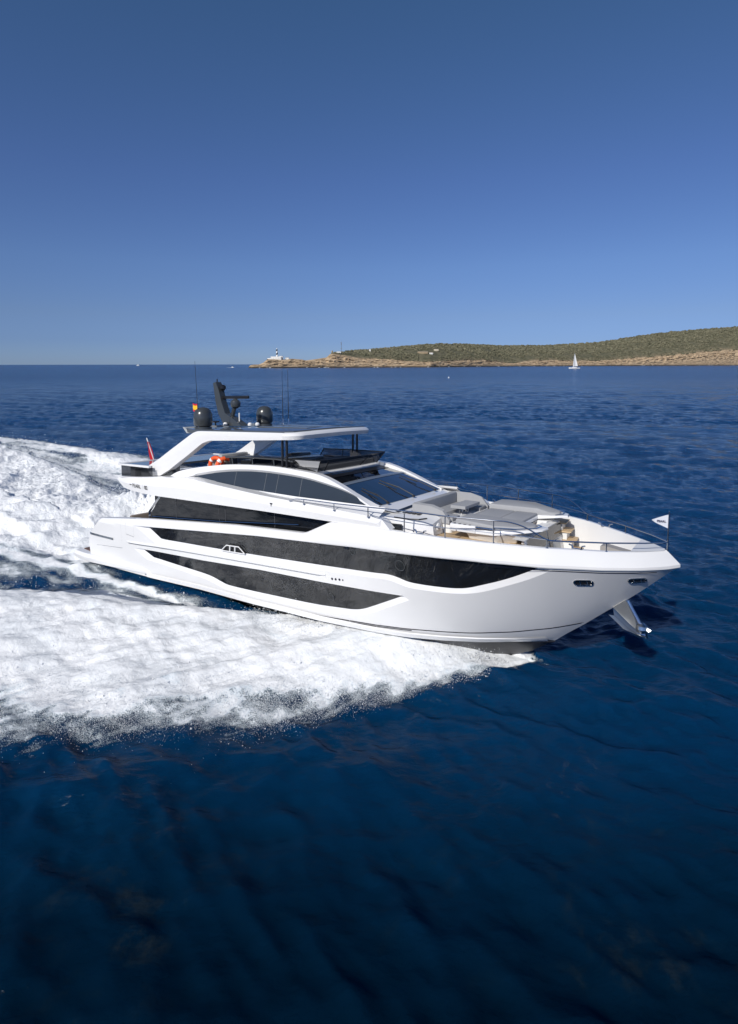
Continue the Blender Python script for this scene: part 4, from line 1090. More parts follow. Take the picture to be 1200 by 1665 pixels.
def build_sea():
    # rings spaced evenly as seen from the drone's height, out past the horizon
    py_ = np.concatenate([np.arange(1690, 1240, -2.2), np.arange(1240, 680, -1.25), np.arange(680, 593.2, -.42)])
    el = np.arctan((py_ - 719.78) / 921.8) + .13774
    rad = CAM_H / np.tan(np.maximum(el, 1e-4))
    rad = rad[(rad > 0)]
    rad = np.concatenate([[.4, 2, 3.5, 5, 6], rad[rad > 6.4], [12000, 20000, 38000, 70000]])
    rad = np.unique(np.round(rad, 4))
    fine = np.arange(-50, 43, .088)
    ang = np.radians(np.concatenate([fine, np.arange(43.5, 309.5, 2.0)]))
    nr, na = len(rad), len(ang)
    A, Q = np.meshgrid(ang, rad)
    X = (Q * np.sin(A)).ravel(); Yw = (Q * np.cos(A)).ravel()
    dr = np.gradient(rad); sp = np.maximum(np.repeat(dr, na), Q.ravel() * .0016)
    rng = np.random.default_rng(5)
    Z = np.zeros_like(X)
    near = X * X + Yw * Yw < 1500 ** 2
    xs_, ys_, sn = X[near], Yw[near], sp[near]
    z = np.zeros_like(xs_)
    for k in range(90):
        lam = .45 * (13 / .45) ** (k / 89.0)
        th = rng.normal(R(-106), R(38))
        kx_, ky_ = 2 * np.pi / lam * math.cos(th), 2 * np.pi / lam * math.sin(th)
        amp = (.0098 * lam ** .85 * (1.15 if lam < 1.2 else 1.0) if lam < 2.5 else .0088 * 2.5 ** .85 * (lam / 2.5) ** .72 * (1.0 if lam < 4.5 else .62)) * rng.uniform(.5, 1.3)
        ph = rng.uniform(0, 6.28)
        wgt = np.clip((lam / np.maximum(sn, 1e-3) - .9) / 2.0, 0, 1)
        mod = .55 + .45 * np.sin(kx_ * .13 * ys_ + ky_ * .11 * xs_ + ph * 3)
        sn_ = np.sin(kx_ * xs_ + ky_ * ys_ + ph)
        z += amp * wgt * mod * (sn_ + .28 * (1 - np.cos(2 * (kx_ * xs_ + ky_ * ys_ + ph))) * .5)
    z *= 1.22
    s, l = to_boat(xs_, ys_)
    reg = (s > -95) & (s < 26) & (np.abs(l) < 60)
    foam = np.zeros_like(z)
    f_, h_ = wake(s[reg], l[reg])
    foam[reg] = f_
    z[reg] = z[reg] * (1 - .55 * np.clip(f_, 0, 1)) + h_
    under = (s > 1.2) & (s < 20.5) & (np.abs(l) < 2.2 * np.clip((20.5 - s) / 5, 0, 1))
    z[under] = np.minimum(z[under], -.75)
    foam[under] = 0
    Z[near] = z
    F = np.zeros_like(X); F[near] = foam
    U = np.zeros((len(X), 3), np.float32)
    sa, la = to_boat(X, Yw); U[:, 0] = sa; U[:, 1] = la
    me = bpy.data.meshes.new('sea')
    i = np.arange(nr - 1)[:, None] * na; j = np.arange(na); j2 = (j + 1) % na
    quads = np.stack([i + j, i + j2, i + na + j2, i + na + j], -1).reshape(-1, 4)
    nv = len(X) + 1
    co = np.zeros((nv, 3), np.float32); co[:-1, 0] = X; co[:-1, 1] = Yw; co[:-1, 2] = Z
    tri = np.stack([np.full(na, nv - 1), (j + 1) % na, j], -1)
    me.vertices.add(nv); me.vertices.foreach_set('co', co.ravel())
    nl = quads.size + tri.size
    me.loops.add(nl); me.loops.foreach_set('vertex_index', np.concatenate([quads[:, ::-1].ravel(), tri.ravel()]).astype(np.int32))
    me.polygons.add(len(quads) + len(tri))
    ls = np.concatenate([np.arange(len(quads)) * 4, len(quads) * 4 + np.arange(len(tri)) * 3]).astype(np.int32)
    me.polygons.foreach_set('loop_start', ls)
    me.update(calc_edges=True)
    me.polygons.foreach_set('use_smooth', np.ones(len(me.polygons), bool))
    at = me.attributes.new('foam', 'FLOAT', 'POINT'); at.data.foreach_set('value', np.append(F, 0).astype(np.float32))
    at = me.attributes.new('wake_pos', 'FLOAT_VECTOR', 'POINT'); at.data.foreach_set('vector', np.vstack([U, [[0, 0, 0]]]).astype(np.float32).ravel())
    return me, (xs_, ys_, z, foam, s, l)

def sea_material():
    m, t, b = new_mat('sea_water')
    N = t.nodes.new; L = t.links.new
    def math_(op, a, c=None, clamp=False):
        n = N('ShaderNodeMath'); n.operation = op; n.use_clamp = clamp
        for k, v in ((0, a), (1, c)):
            if v is None: continue
            if isinstance(v, (int, float)): n.inputs[k].default_value = v
            else: L(v, n.inputs[k])
        return n.outputs[0]
    def noise(vec, sc, det=4, rough=.55, dist=0):
        n = N('ShaderNodeTexNoise'); n.inputs['Scale'].default_value = sc; n.inputs['Detail'].default_value = det
        n.inputs['Roughness'].default_value = rough; n.inputs['Distortion'].default_value = dist
        L(vec, n.inputs['Vector']); return n.outputs['Fac']
    def mapr(v, a, c, d=0, e=1):
        n = N('ShaderNodeMapRange'); n.interpolation_type = 'SMOOTHSTEP'
        for k, x in ((1, a), (2, c), (3, d), (4, e)): n.inputs[k].default_value = x
        L(v, n.inputs[0]); return n.outputs[0]
    def mix(f, a, c):
        n = N('ShaderNodeMixRGB')
        for k, v in ((0, f), (1, a), (2, c)):
            if isinstance(v, tuple): n.inputs[k].default_value = (*v, 1)
            elif isinstance(v, (int, float)): n.inputs[k].default_value = v
            else: L(v, n.inputs[k])
        return n.outputs[0]
    geo = N('ShaderNodeNewGeometry'); pos = geo.outputs['Position']
    fo = N('ShaderNodeAttribute'); fo.attribute_name = 'foam'
    wp = N('ShaderNodeAttribute'); wp.attribute_name = 'wake_pos'
    st = N('ShaderNodeMapping'); st.inputs['Scale'].default_value = (.42, 1.0, 1); L(wp.outputs['Vector'], st.inputs[0])
    mp = N('ShaderNodeMapping'); mp.inputs['Scale'].default_value = (.55, 1, 1); mp.inputs['Rotation'].default_value = (0, 0, R(-14)); L(pos, mp.inputs[0])
    # water colour: open blue, lens vignette and dark seagrass painted in near the camera
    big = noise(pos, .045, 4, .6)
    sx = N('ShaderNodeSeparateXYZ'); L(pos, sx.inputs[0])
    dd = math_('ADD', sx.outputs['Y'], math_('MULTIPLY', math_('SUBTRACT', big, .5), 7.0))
    bed_vignette = mapr(dd, 6.0, 13.5, 1, 0)
    wcol = mix(bed_vignette, (.0010, .0265, .080), (.0006, .0088, .023))
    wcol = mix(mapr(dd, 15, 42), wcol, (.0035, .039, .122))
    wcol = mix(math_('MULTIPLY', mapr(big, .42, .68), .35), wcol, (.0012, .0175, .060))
    rk = mapr(noise(pos, 1.7, 8, .72, .3), .50, .70)
    rk2 = mapr(noise(pos, .30, 5, .6), .46, .66)
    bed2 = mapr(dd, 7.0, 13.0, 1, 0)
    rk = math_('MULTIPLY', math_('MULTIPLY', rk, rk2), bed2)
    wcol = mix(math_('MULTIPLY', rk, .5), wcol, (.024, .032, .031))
    # foam cover
    n1 = noise(st.outputs[0], 1.6, 9, .66, .35); n2 = noise(wp.outputs['Vector'], 7.0, 6, .62, .2)
    n3 = noise(wp.outputs['Vector'], 34.0, 3, .6)
    edge = math_('MULTIPLY', mapr(fo.outputs['Fac'], .05, .4), mapr(fo.outputs['Fac'], .6, .95, 1, 0))
    grain = math_('MULTIPLY', math_('MULTIPLY', math_('SUBTRACT', n3, .5), 1.5), edge)
    nn = math_('ADD', grain, math_('ADD', math_('MULTIPLY', math_('SUBTRACT', n1, .5), 1.25), math_('MULTIPLY', math_('SUBTRACT', n2, .5), .45)))
    val = math_('ADD', math_('MULTIPLY', fo.outputs['Fac'], 1.05), math_('MULTIPLY', nn, 1.0))
    cover = math_('MULTIPLY', mapr(val, .34, .66), mapr(fo.outputs['Fac'], .02, .22))
    thick = mapr(val, .50, .98)
    tone = mapr(noise(st.outputs[0], .9, 6, .6, .3), .35, .65)
    fcol = mix(thick, (.52, .61, .67), mix(tone, (.73, .755, .775), (.85, .86, .867)))
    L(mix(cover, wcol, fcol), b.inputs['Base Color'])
    ln = N('ShaderNodeVectorMath'); ln.operation = 'LENGTH'; L(pos, ln.inputs[0]); dist = ln.outputs['Value']
    far = mapr(dist, 16, 500, .09, .24)
    rg = N('ShaderNodeMix'); rg.data_type = 'FLOAT'; L(cover, rg.inputs[0]); L(far, rg.inputs[2]); rg.inputs[3].default_value = .85
    L(rg.outputs[0], b.inputs['Roughness'])
    b.inputs['IOR'].default_value = 1.333
    sp_ = N('ShaderNodeMix'); sp_.data_type = 'FLOAT'; L(cover, sp_.inputs[0]); L(mapr(dist, 7, 44, .0, 1.0), sp_.inputs[2]); sp_.inputs[3].default_value = .1; L(sp_.outputs[0], b.inputs['Specular IOR Level'])
    L(math_('SUBTRACT', 1.0, cover, True), b.inputs['Subsurface Weight'])
    b.inputs['Subsurface Radius'].default_value = (1.0, 1.6, 2.0); b.inputs['Subsurface Scale'].default_value = .6      # light spreading below the surface
    # ripples too small for the mesh
    r1 = noise(mp.outputs[0], 1.15, 6, .58, .25); r2 = noise(mp.outputs[0], 5.5, 4, .55, .2); r3 = noise(mp.outputs[0], .22, 3, .5)
    fb = noise(wp.outputs['Vector'], 2.2, 5, .55, .2)
    h = math_('ADD', math_('ADD', math_('MULTIPLY', r1, .34), math_('MULTIPLY', r2, .12)), math_('ADD', math_('MULTIPLY', r3, .75), math_('MULTIPLY', noise(mp.outputs[0], .06, 3, .5), 1.6)))
    hh = N('ShaderNodeMix'); hh.data_type = 'FLOAT'; L(cover, hh.inputs[0]); L(h, hh.inputs[2]); L(math_('MULTIPLY', fb, .22), hh.inputs[3])
    bp = N('ShaderNodeBump'); bp.inputs['Strength'].default_value = 1.0; L(mapr(dist, 9, 60, .34, .9), bp.inputs['Distance'])
    L(hh.outputs[0], bp.inputs['Height']); L(bp.outputs[0], b.inputs['Normal'])
    return m

sea_me, SEA = build_sea()
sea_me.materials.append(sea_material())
sea = bpy.data.objects.new('sea', sea_me); COL.objects.link(sea)
tag(sea, kind='structure')

# ---- flying spray: droplets thrown off the foam
SPRAYM = mat('spray_droplets', (.86, .88, .89), .6, var=.03)
def droplets():
    xs_, ys_, z, foam, s, l = SEA
    P = []; Q = []
    def cloud(n, sf, lf, hf, size):
        ss = RNG.uniform(sf[0], sf[1], n); u = RNG.normal(0, 1, n); ll = lf(ss, u); hh = hf(ss, ll, u, RNG.exponential(1, n))
        x, y = to_world(ss, ll); P.append(np.stack([x, y, hh], 1)); Q.append(RNG.lognormal(np.log(size), .45, n))
    ragged = lambda ss: 1.3 * fbm(ss * .5, ss * 0 + 3.3, 4, 77)
    # outer fringe of the starboard sheet (seen against dark water)
    cloud(90000, (4, 21.2), lambda ss, u: -(o_st(ss) + ragged(ss) - np.abs(u) ** 1.2 * .9 * np.minimum(1, (21.2 - ss) * .35) + -.25 + .30 * RNG.exponential(1, len(ss)) * np.minimum(1, (21.2 - ss) * .2)), lambda ss, ll, u, e: .05 + .16 * e * np.minimum(1, (21.3 - ss) * .3), .0038)
    cloud(14000, (4, 20.4), lambda ss, u: -(o_st(ss) + ragged(ss)) * np.clip(.84 + .10 * u, .3, 1.1), lambda ss, ll, u, e: .22 + .22 * e * np.minimum(1, (21.3 - ss) * .3), .0065)
    # veil along the hull and inner crest
    cloud(5000, (12, 20.5), lambda ss, u: -(i_st(ss) + .35 + .5 * np.abs(u)), lambda ss, ll, u, e: np.interp(ss, [12, 17, 19, 20.6], [.55, .7, .5, .1]) + .12 * e, .007)
    cloud(900, (-6, 12), lambda ss, u: -(i_st(ss) + .25 + .30 * np.abs(u)), lambda ss, ll, u, e: .25 + .22 * e, .009)
    cloud(300, (-12, 11.5), lambda ss, u: -(np.interp(ss, [-30, -6, 0, 5, 9, 11.5], [6.5, 4.6, 3.7, 3.35, 3.05, 2.75]) + .12 * u), lambda ss, ll, u, e: .05 + .06 * e, .008)
    # fan of spray on the port quarter and behind the transom
    cloud(22000, (-9, 1.0), lambda ss, u: 2.6 + .9 * u + .15 * np.abs(ss), lambda ss, ll, u, e: .25 + .42 * e * np.exp(-((ss + 4) / 4.5) ** 2), .011)
    cloud(9000, (-40, -5), lambda ss, u: w_p(ss) + .7 * u, lambda ss, ll, u, e: .7 + .22 * e, .013)
    cloud(1500, (-45, -6), lambda ss, u: o_pt(ss) - .3 + .5 * u, lambda ss, ll, u, e: .25 + .15 * e, .010)
    P = np.concatenate(P); Q = np.concatenate(Q); n = len(P)
    T = np.array([(1, 1, 1), (1, -1, -1), (-1, 1, -1), (-1, -1, 1)], float) / 1.732
    q = RNG.normal(0, 1, (n, 3, 3)); q, _ = np.linalg.qr(q)
    V = np.einsum('kj,nij->nki', T, q) * (Q[:, None, None] * np.array([1, 1, 1.0]) * 1.25) + P[:, None, :]
    f = np.array([(0, 1, 2), (0, 3, 1), (0, 2, 3), (1, 3, 2)])
    Fc = (np.arange(n)[:, None, None] * 4 + f).reshape(-1, 3)
    me = bpy.data.meshes.new('spray')
    me.vertices.add(n * 4); me.vertices.foreach_set('co', V.astype(np.float32).ravel())
    me.loops.add(Fc.size); me.loops.foreach_set('vertex_index', Fc.ravel().astype(np.int32))
    me.polygons.add(len(Fc)); me.polygons.foreach_set('loop_start', (np.arange(len(Fc)) * 3).astype(np.int32))
    me.update(calc_edges=True)
    o = obj('spray', me, None, SPRAYM, 0)
    tag(o, 'white flying spray thrown up by the bow wave and wake', kind='stuff')
droplets()

# ---- feathered veil of fine spray standing over the edge of the bow wave
def veil():
    m = bpy.data.materials.new('spray_mist'); m.use_nodes = True; t = m.node_tree; t.nodes.clear()
    N = t.nodes.new; L = t.links.new
    o = N('ShaderNodeOutputMaterial'); tr = N('ShaderNodeBsdfTransparent'); df = N('ShaderNodeBsdfDiffuse'); df.inputs[0].default_value = (.86, .87, .88, 1)
    a = N('ShaderNodeAttribute'); a.attribute_name = 'density'; g = N('ShaderNodeNewGeometry')
    def nz(sc, d):
        n = N('ShaderNodeTexNoise'); n.inputs['Scale'].default_value = sc; n.inputs['Detail'].default_value = d; n.inputs['Roughness'].default_value = .62; L(g.outputs['Position'], n.inputs['Vector']); return n.outputs['Fac']
    def ma(op, x, y_):
        n = N('ShaderNodeMath'); n.operation = op
        for k, v in ((0, x), (1, y_)):
            if isinstance(v, float): n.inputs[k].default_value = v
            else: L(v, n.inputs[k])
        return n.outputs[0]
    v = ma('ADD', ma('MULTIPLY', ma('SUBTRACT', nz(36.0, 2), .5), 1.5), ma('MULTIPLY', ma('SUBTRACT', nz(1.4, 5), .5), 1.3))
    mr = N('ShaderNodeMapRange'); mr.inputs[1].default_value = .42; mr.inputs[2].default_value = .70
    L(ma('ADD', a.outputs['Fac'], ma('MULTIPLY', v, .62)), mr.inputs[0])
    f = ma('MULTIPLY', mr.outputs[0], ma('MINIMUM', ma('MULTIPLY', a.outputs['Fac'], 6.0), 1.0))
    mx = N('ShaderNodeMixShader'); L(f, mx.inputs[0]); L(tr.outputs[0], mx.inputs[1]); L(df.outputs[0], mx.inputs[2]); L(mx.outputs[0], o.inputs['Surface'])
    V = []; F = []; A = []; n = 0
    for k, (dz, peak, uc, uw) in enumerate(((.10, .52, .88, .26), (.22, .44, .80, .26), (.36, .36, .70, .26), (.52, .28, .60, .24))):
        ss = np.linspace(3.0, 21.6, 150); uu = np.linspace(.1, 1.45, 50)
        SS, UU = np.meshgrid(ss, uu, indexing='ij')
        i = i_st(SS); w_ = o_st(SS) - i; l = -(i + UU * w_)
        nn = fbm(SS * .8, UU * 3 + k * 7, 4, 90 + k)
        hs = np.interp(SS, [3, 10, 14, 17, 19, 20.3, 21], [.42, .45, .5, .7, .58, .22, .0])
        zz = hs * np.clip(1 - UU, 0, 1) ** 1.3 + dz * np.minimum(1, (21.3 - SS) * .35) * (1 + .5 * nn) + .02
        x, y_ = to_world(SS, l)
        ds = peak * np.exp(-((UU + .18 * nn - uc) / uw) ** 2) * sstep(21.7, 20.9, SS)
        V.append(np.stack([x, y_, zz], -1).reshape(-1, 3)); A.append(ds.ravel())
        ii = np.arange(149)[:, None] * 50; jj = np.arange(49)
        F.append((np.stack([ii + jj, ii + 50 + jj, ii + 51 + jj, ii + jj + 1], -1).reshape(-1, 4)) + n); n += 150 * 50
    # curtains of spray: off the stern quarter, along the hull and over the crests
    def curtain(s0, s1, lf, zf, hf, peak, lean, seed):
        nonlocal n
        m_ = int((s1 - s0) * 9) + 2; k_ = 14
        SS, TT = np.meshgrid(np.linspace(s0, s1, m_), np.linspace(0, 1, k_), indexing='ij')
        nn = fbm(SS * .9 + seed, TT * .8, 4, seed); n4 = fbm(SS * 2.6, TT * 1.5 + seed, 3, seed + 5)
        hh = hf(SS) * (1 + .55 * nn + .3 * n4)
        l = lf(SS) + lean * hh * TT + .25 * nn
        x, y_ = to_world(SS - .35 * hh * TT, l)
        V.append(np.stack([x, y_, zf(SS) + hh * (TT - .15)], -1).reshape(-1, 3))
        A.append((peak * (1 - TT) ** .8 * sstep(.0, .10, TT + .02) * sstep(s0, s0 + 1.2, SS) * sstep(s1, s1 - .8, SS)).ravel())
        ii = np.arange(m_ - 1)[:, None] * k_; jj = np.arange(k_ - 1)
        F.append(np.stack([ii + jj, ii + k_ + jj, ii + k_ + 1 + jj, ii + jj + 1], -1).reshape(-1, 4) + n); n += m_ * k_
    for q in range(5):
        curtain(-10, 1.3, lambda a: 2.6 + .45 * q + .14 * np.abs(a), lambda a: .35 + a * 0, lambda a: .35 + 1.35 * np.exp(-((a + 3.0 + .4 * q) / 3.6) ** 2), .60, .25, 11 + q)
    for q in range(3):
        curtain(-14, 11.2, lambda a: -(i_st(a) + .15 + .4 * q), lambda a: .18 + a * 0, lambda a: .42 + a * 0, .46, .2, 41 + q)
        curtain(-42, -6, lambda a: w_p(a) - .5 * q, lambda a: .55 + a * 0, lambda a: .65 + a * 0, .50, .3, 51 + q)
        curtain(-52, -8, lambda a: o_pt(a) - .4 - .6 * q, lambda a: .40 + a * 0, lambda a: .45 + a * 0, .45, .2, 61 + q)
    me = bpy.data.meshes.new('spray_mist'); me.from_pydata(np.concatenate(V).tolist(), [], np.concatenate(F).tolist()); me.update()
    at = me.attributes.new('density', 'FLOAT', 'POINT'); at.data.foreach_set('value', np.concatenate(A).astype(np.float32))
    tag(obj('spray_mist', me, None, m, 180), 'fine white mist drifting over the edge of the bow wave', kind='stuff')
veil()

# ================================================================ HEADLAND
FX, FY = 931.0, 940.0
HOR = lambda px: 593 - .0016 * px
px_d = tab([(380, 1400), (410, 1410), (560, 1560), (700, 1700), (850, 2150), (1000, 2500), (1200, 2900), (1500, 3400)])
shore = px_d
skyl = tab([(404, 597), (406.5, 594), (412, 592.9), (421, 592.7), (428.7, 589.3), (435, 583.6), (447, 583.8), (461, 584.6), (475, 583.3), (492, 584.6), (497, 586), (513, 584), (530.7, 581.2), (537, 575.8), (541, 574.2), (557, 573), (563, 571), (603, 568.3), (630, 565.8), (664, 563), (708, 559.3), (740, 559.4), (770, 560), (807, 562.4), (850, 562.3), (884, 562.2), (920, 560), (970, 557.2), (994, 553.4), (1030, 547.5), (1070, 542), (1130, 536.5), (1200, 531.6), (1300, 524), (1500, 520)])
veg = tab([(404, 560), (528, 560), (545, 575), (559, 578.0), (587, 582.3), (637, 583.5), (683, 588), (720, 586), (760, 584), (790, 585), (820, 589.2), (836, 589.6), (874, 585), (970, 586), (1011, 583), (1081, 577.5), (1157, 569.5), (1200, 567), (1500, 560)])
def prof(px):
    d = float(px_d(px)); hz = lambda y, dd: (HOR(px) - y) / FY * dd + CAM_H
    return d, hz
def headland():
    pxs = np.concatenate([np.arange(404, 560, .45), np.arange(560, 1260, .8), np.arange(1260, 1500, 6)])
    rows = np.concatenate([np.linspace(0, 1, 34), np.linspace(1, 2, 34)[1:], [2.3, 2.8, 3.4]])
    V = np.zeros((len(pxs), len(rows), 3)); 
    for i, px in enumerate(pxs):
        d, hz = prof(px)
        ysk = float(skyl(px)); yv = max(float(veg(px)), ysk + .3)
        k = float(sstep(505, 580, px))
        d1 = (d + 14) * (1 - k) + (d * 1.012 + 10) * k; d2 = d1 + 31 * (1 - k) + (60 + 420 * float(sstep(520, 900, px))) * k
        h2 = max(hz(ysk, d2), .6); h1 = min(max(h2 * .90, .5) * (1 - k) + max(hz(yv, d1), 1.0) * k, h2 - .05)
        for j, r in enumerate(rows):
            if r <= 1:
                dd = d + (d1 - d) * r ** 1.3; hh = -2 + (h1 + 2) * r ** .62
            elif r <= 2:
                dd = d1 + (d2 - d1) * (r - 1); hh = h1 + (h2 - h1) * ((r - 1) ** .75)
            else:
                dd = d2 + (r - 2) * (90 if px < 545 else 500); hh = h2 * (1 - ((r - 2) / 1.4) ** 1.2) - (3 if r > 3 else 0)
            V[i, j] = ((px - 600) / FX * dd, dd, hh)
    x, y, z = V[..., 0], V[..., 1], V[..., 2]
    cl = np.clip(1 - np.abs(np.clip(rows, 0, 2) - .55) / .6, 0, 1)[None, :] * np.ones_like(x)
    n = fbm(x / 26, z / 7 + y / 60, 5, 5); n2 = fbm(x / 7, z / 2.2, 4, 8); n3 = fbm(x / 60, y / 90, 4, 15)
    y += cl * (n * 13 + n2 * 5) * np.clip(z / 6, .2, 1)
    z += cl * (n2 * 1.6) + (rows[None, :] > .9) * (rows[None, :] < 2.0) * n3 * 3.0 * np.clip((V[..., 0] + 20) / 60, 0, 1)
    nc, nr = len(pxs), len(rows)
    f = []
    ii = np.arange(nc - 1)[:, None]; jj = np.arange(nr - 1)
    q = np.stack([ii * nr + jj, (ii + 1) * nr + jj, (ii + 1) * nr + jj + 1, ii * nr + jj + 1], -1).reshape(-1, 4)
    me = bpy.data.meshes.new('headland'); me.from_pydata(V.reshape(-1, 3).tolist(), [], q.tolist()); me.update()
    at = me.attributes.new('inland', 'FLOAT', 'POINT'); at.data.foreach_set('value', np.tile(rows, nc).astype(np.float32))
    at = me.attributes.new('green', 'FLOAT', 'POINT'); at.data.foreach_set('value', np.repeat(sstep(528, 556, pxs), nr).astype(np.float32))
    return me, pxs, rows, V
def rock_material():
    m, t, b = new_mat('headland_rock')
    N = t.nodes.new; L = t.links.new
    geo = N('ShaderNodeNewGeometry')
    mp = N('ShaderNodeMapping'); mp.inputs['Scale'].default_value = (.045, .02, .28); L(geo.outputs['Position'], mp.inputs[0])
    n = N('ShaderNodeTexNoise'); n.inputs['Scale'].default_value = 1.4; n.inputs['Detail'].default_value = 9; n.inputs['Roughness'].default_value = .68; n.inputs['Distortion'].default_value = .5; L(mp.outputs[0], n.inputs['Vector'])
    cr = N('ShaderNodeValToRGB'); e = cr.color_ramp.elements
    e[0].position = .38; e[0].color = (.05, .04, .03, 1); e[1].position = .66; e[1].color = (.60, .46, .30, 1)
    k = e.new(.46); k.color = (.43, .315, .20, 1); k = e.new(.8); k.color = (.66, .53, .36, 1)
    L(n.outputs['Fac'], cr.inputs[0])
    n2 = N('ShaderNodeTexNoise'); n2.inputs['Scale'].default_value = .06; n2.inputs['Detail'].default_value = 7; n2.inputs['Roughness'].default_value = .65; L(geo.outputs['Position'], n2.inputs['Vector'])
    cg = N('ShaderNodeValToRGB'); e = cg.color_ramp.elements
    e[0].position = .36; e[0].color = (.085, .088, .055, 1); e[1].position = .62; e[1].color = (.17, .155, .10, 1); k = e.new(.74); k.color = (.34, .26, .16, 1)
    L(n2.outputs['Fac'], cg.inputs[0])
    a = N('ShaderNodeAttribute'); a.attribute_name = 'inland'; g = N('ShaderNodeAttribute'); g.attribute_name = 'green'
    ad = N('ShaderNodeMath'); ad.operation = 'MULTIPLY_ADD'; L(n.outputs['Fac'], ad.inputs[0]); ad.inputs[1].default_value = .35; L(a.outputs['Fac'], ad.inputs[2])
    mr = N('ShaderNodeMapRange'); mr.inputs[1].default_value = 1.06; mr.inputs[2].default_value = 1.22; L(ad.outputs[0], mr.inputs[0])
    mu = N('ShaderNodeMath'); mu.operation = 'MULTIPLY'; L(mr.outputs[0], mu.inputs[0]); L(g.outputs['Fac'], mu.inputs[1])
    mx = N('ShaderNodeMixRGB'); L(mu.outputs[0], mx.inputs[0]); L(cr.outputs[0], mx.inputs[1]); L(cg.outputs[0], mx.inputs[2])
    sp = N('ShaderNodeSeparateXYZ'); L(geo.outputs['Position'], sp.inputs[0])
    wt = N('ShaderNodeMapRange'); wt.inputs[1].default_value = 1.2; wt.inputs[2].default_value = 4.0; L(sp.outputs['Z'], wt.inputs[0])
    mw = N('ShaderNodeMixRGB'); mw.inputs[1].default_value = (.045, .038, .03, 1); L(wt.outputs[0], mw.inputs[0]); L(mx.outputs[0], mw.inputs[2])
    L(mw.outputs[0], b.inputs['Base Color']); b.inputs['Roughness'].default_value = .95; b.inputs['Specular IOR Level'].default_value = .1
    bp = N('ShaderNodeBump'); bp.inputs['Strength'].default_value = 1; bp.inputs['Distance'].default_value = 2.5; L(n.outputs['Fac'], bp.inputs['Height']); L(bp.outputs[0], b.inputs['Normal'])
    return m
hme, HPX, HROW, HV = headland()
hd = obj('headland', hme, None, rock_material(), 40)
tag(hd, kind='structure')

def foliage_material():
    m, t, b = new_mat('scrub_foliage')
    N = t.nodes.new; L = t.links.new
    geo = N('ShaderNodeNewGeometry')
    n = N('ShaderNodeTexNoise'); n.inputs['Scale'].default_value = .03; n.inputs['Detail'].default_value = 6; n.inputs['Roughness'].default_value = .7; L(geo.outputs['Position'], n.inputs['Vector'])
    cr = N('ShaderNodeValToRGB'); e = cr.color_ramp.elements
    e[0].position = .3; e[0].color = (.092, .095, .060, 1); e[1].position = .7; e[1].color = (.20, .183, .12, 1)
    L(n.outputs['Fac'], cr.inputs[0])
    r = N('ShaderNodeMixRGB'); r.blend_type = 'MULTIPLY'; r.inputs[0].default_value = 1
    rr = N('ShaderNodeMapRange'); rr.inputs[3].default_value = .78; rr.inputs[4].default_value = 1.22; L(geo.outputs['Random Per Island'], rr.inputs[0])
    L(cr.outputs[0], r.inputs[1]); L(rr.outputs[0], r.inputs[2])
    L(r.outputs[0], b.inputs['Base Color']); b.inputs['Roughness'].default_value = .95; b.inputs['Specular IOR Level'].default_value = .1
    return m
def forest():
    bm = bmesh.new(); bmesh.ops.create_icosphere(bm, subdivisions=1, radius=1)
    bv = np.array([v.co[:] for v in bm.verts]); bf = np.array([[v.index for v in f.verts] for f in bm.faces]); bm.free()
    V = []; F = []; n = 0
    flat = HV; nc = len(HPX)
    for k in range(17000):
        px = 540 + (1330 - 540) * RNG.random() ** .9; i = min(int(np.searchsorted(HPX, px)), nc - 1)
        j = RNG.uniform(34, 66.99) if RNG.random() < .9 else RNG.uniform(29, 34)
        if px < 600 and j < 40: continue
        j0 = int(j); p = flat[i, j0] + (flat[i, min(j0 + 1, len(HROW) - 1)] - flat[i, j0]) * (j - j0)
        cl_ = fbm(np.array([p[0] / 55]), np.array([p[1] / 70]), 3, 44)[0]
        if cl_ < -.15 - .30 * (HROW[j0] - 1.25) : continue
        if abs(px - 697) < 17 and 34 <= j0 <= 51: continue
        if abs(px - 601) < 3 and 50 < j0 < 60: continue
        d = p[1]
        r = RNG.uniform(1.2, 3.3) * (d / 1800) ** .8 * (.8 if HROW[j0] < 1.2 else 1)
        vv_ = bv * (1 + RNG.uniform(-.28, .28, (len(bv), 1))) * np.array([r * RNG.uniform(1, 1.9), r * RNG.uniform(1, 1.6), r * RNG.uniform(.6, 1.0)]) + p + np.array([0, 0, r * .35])
        V.append(vv_); F.append(bf + n); n += len(bv)
    V = np.concatenate(V); F = np.concatenate(F)
    me = bpy.data.meshes.new('hill_scrub'); me.from_pydata(V.tolist(), [], F.tolist()); me.update()
    o = obj('hill_scrub', me, None, foliage_material(), 0)
    tag(o, 'olive green scrub and low pines covering the hills of the headland', kind='stuff')
forest()
SURF = mat('surf_foam', (.8, .83, .85), .8)
def surf():
    b = MB()
    for px in RNG.uniform(415, 1195, 38):
        d = float(px_d(px)) - 7; x = (px - 600) / FX * d; wv = RNG.uniform(1.2, 4)
        ring = [(x + wv * math.cos(t) * RNG.uniform(.6, 1.1), d + 2.5 * math.sin(t), .25) for t in np.linspace(0, 6.28, 9)[:-1]]
        b.loft([ring, [(x + (q[0] - x) * .5, d + (q[1] - d) * .5, RNG.uniform(.5, 1.1)) for q in ring]], True, True)
    tag(b.build('surf', SURF), 'thin white surf breaking along the foot of the cliffs', kind='stuff')
surf()

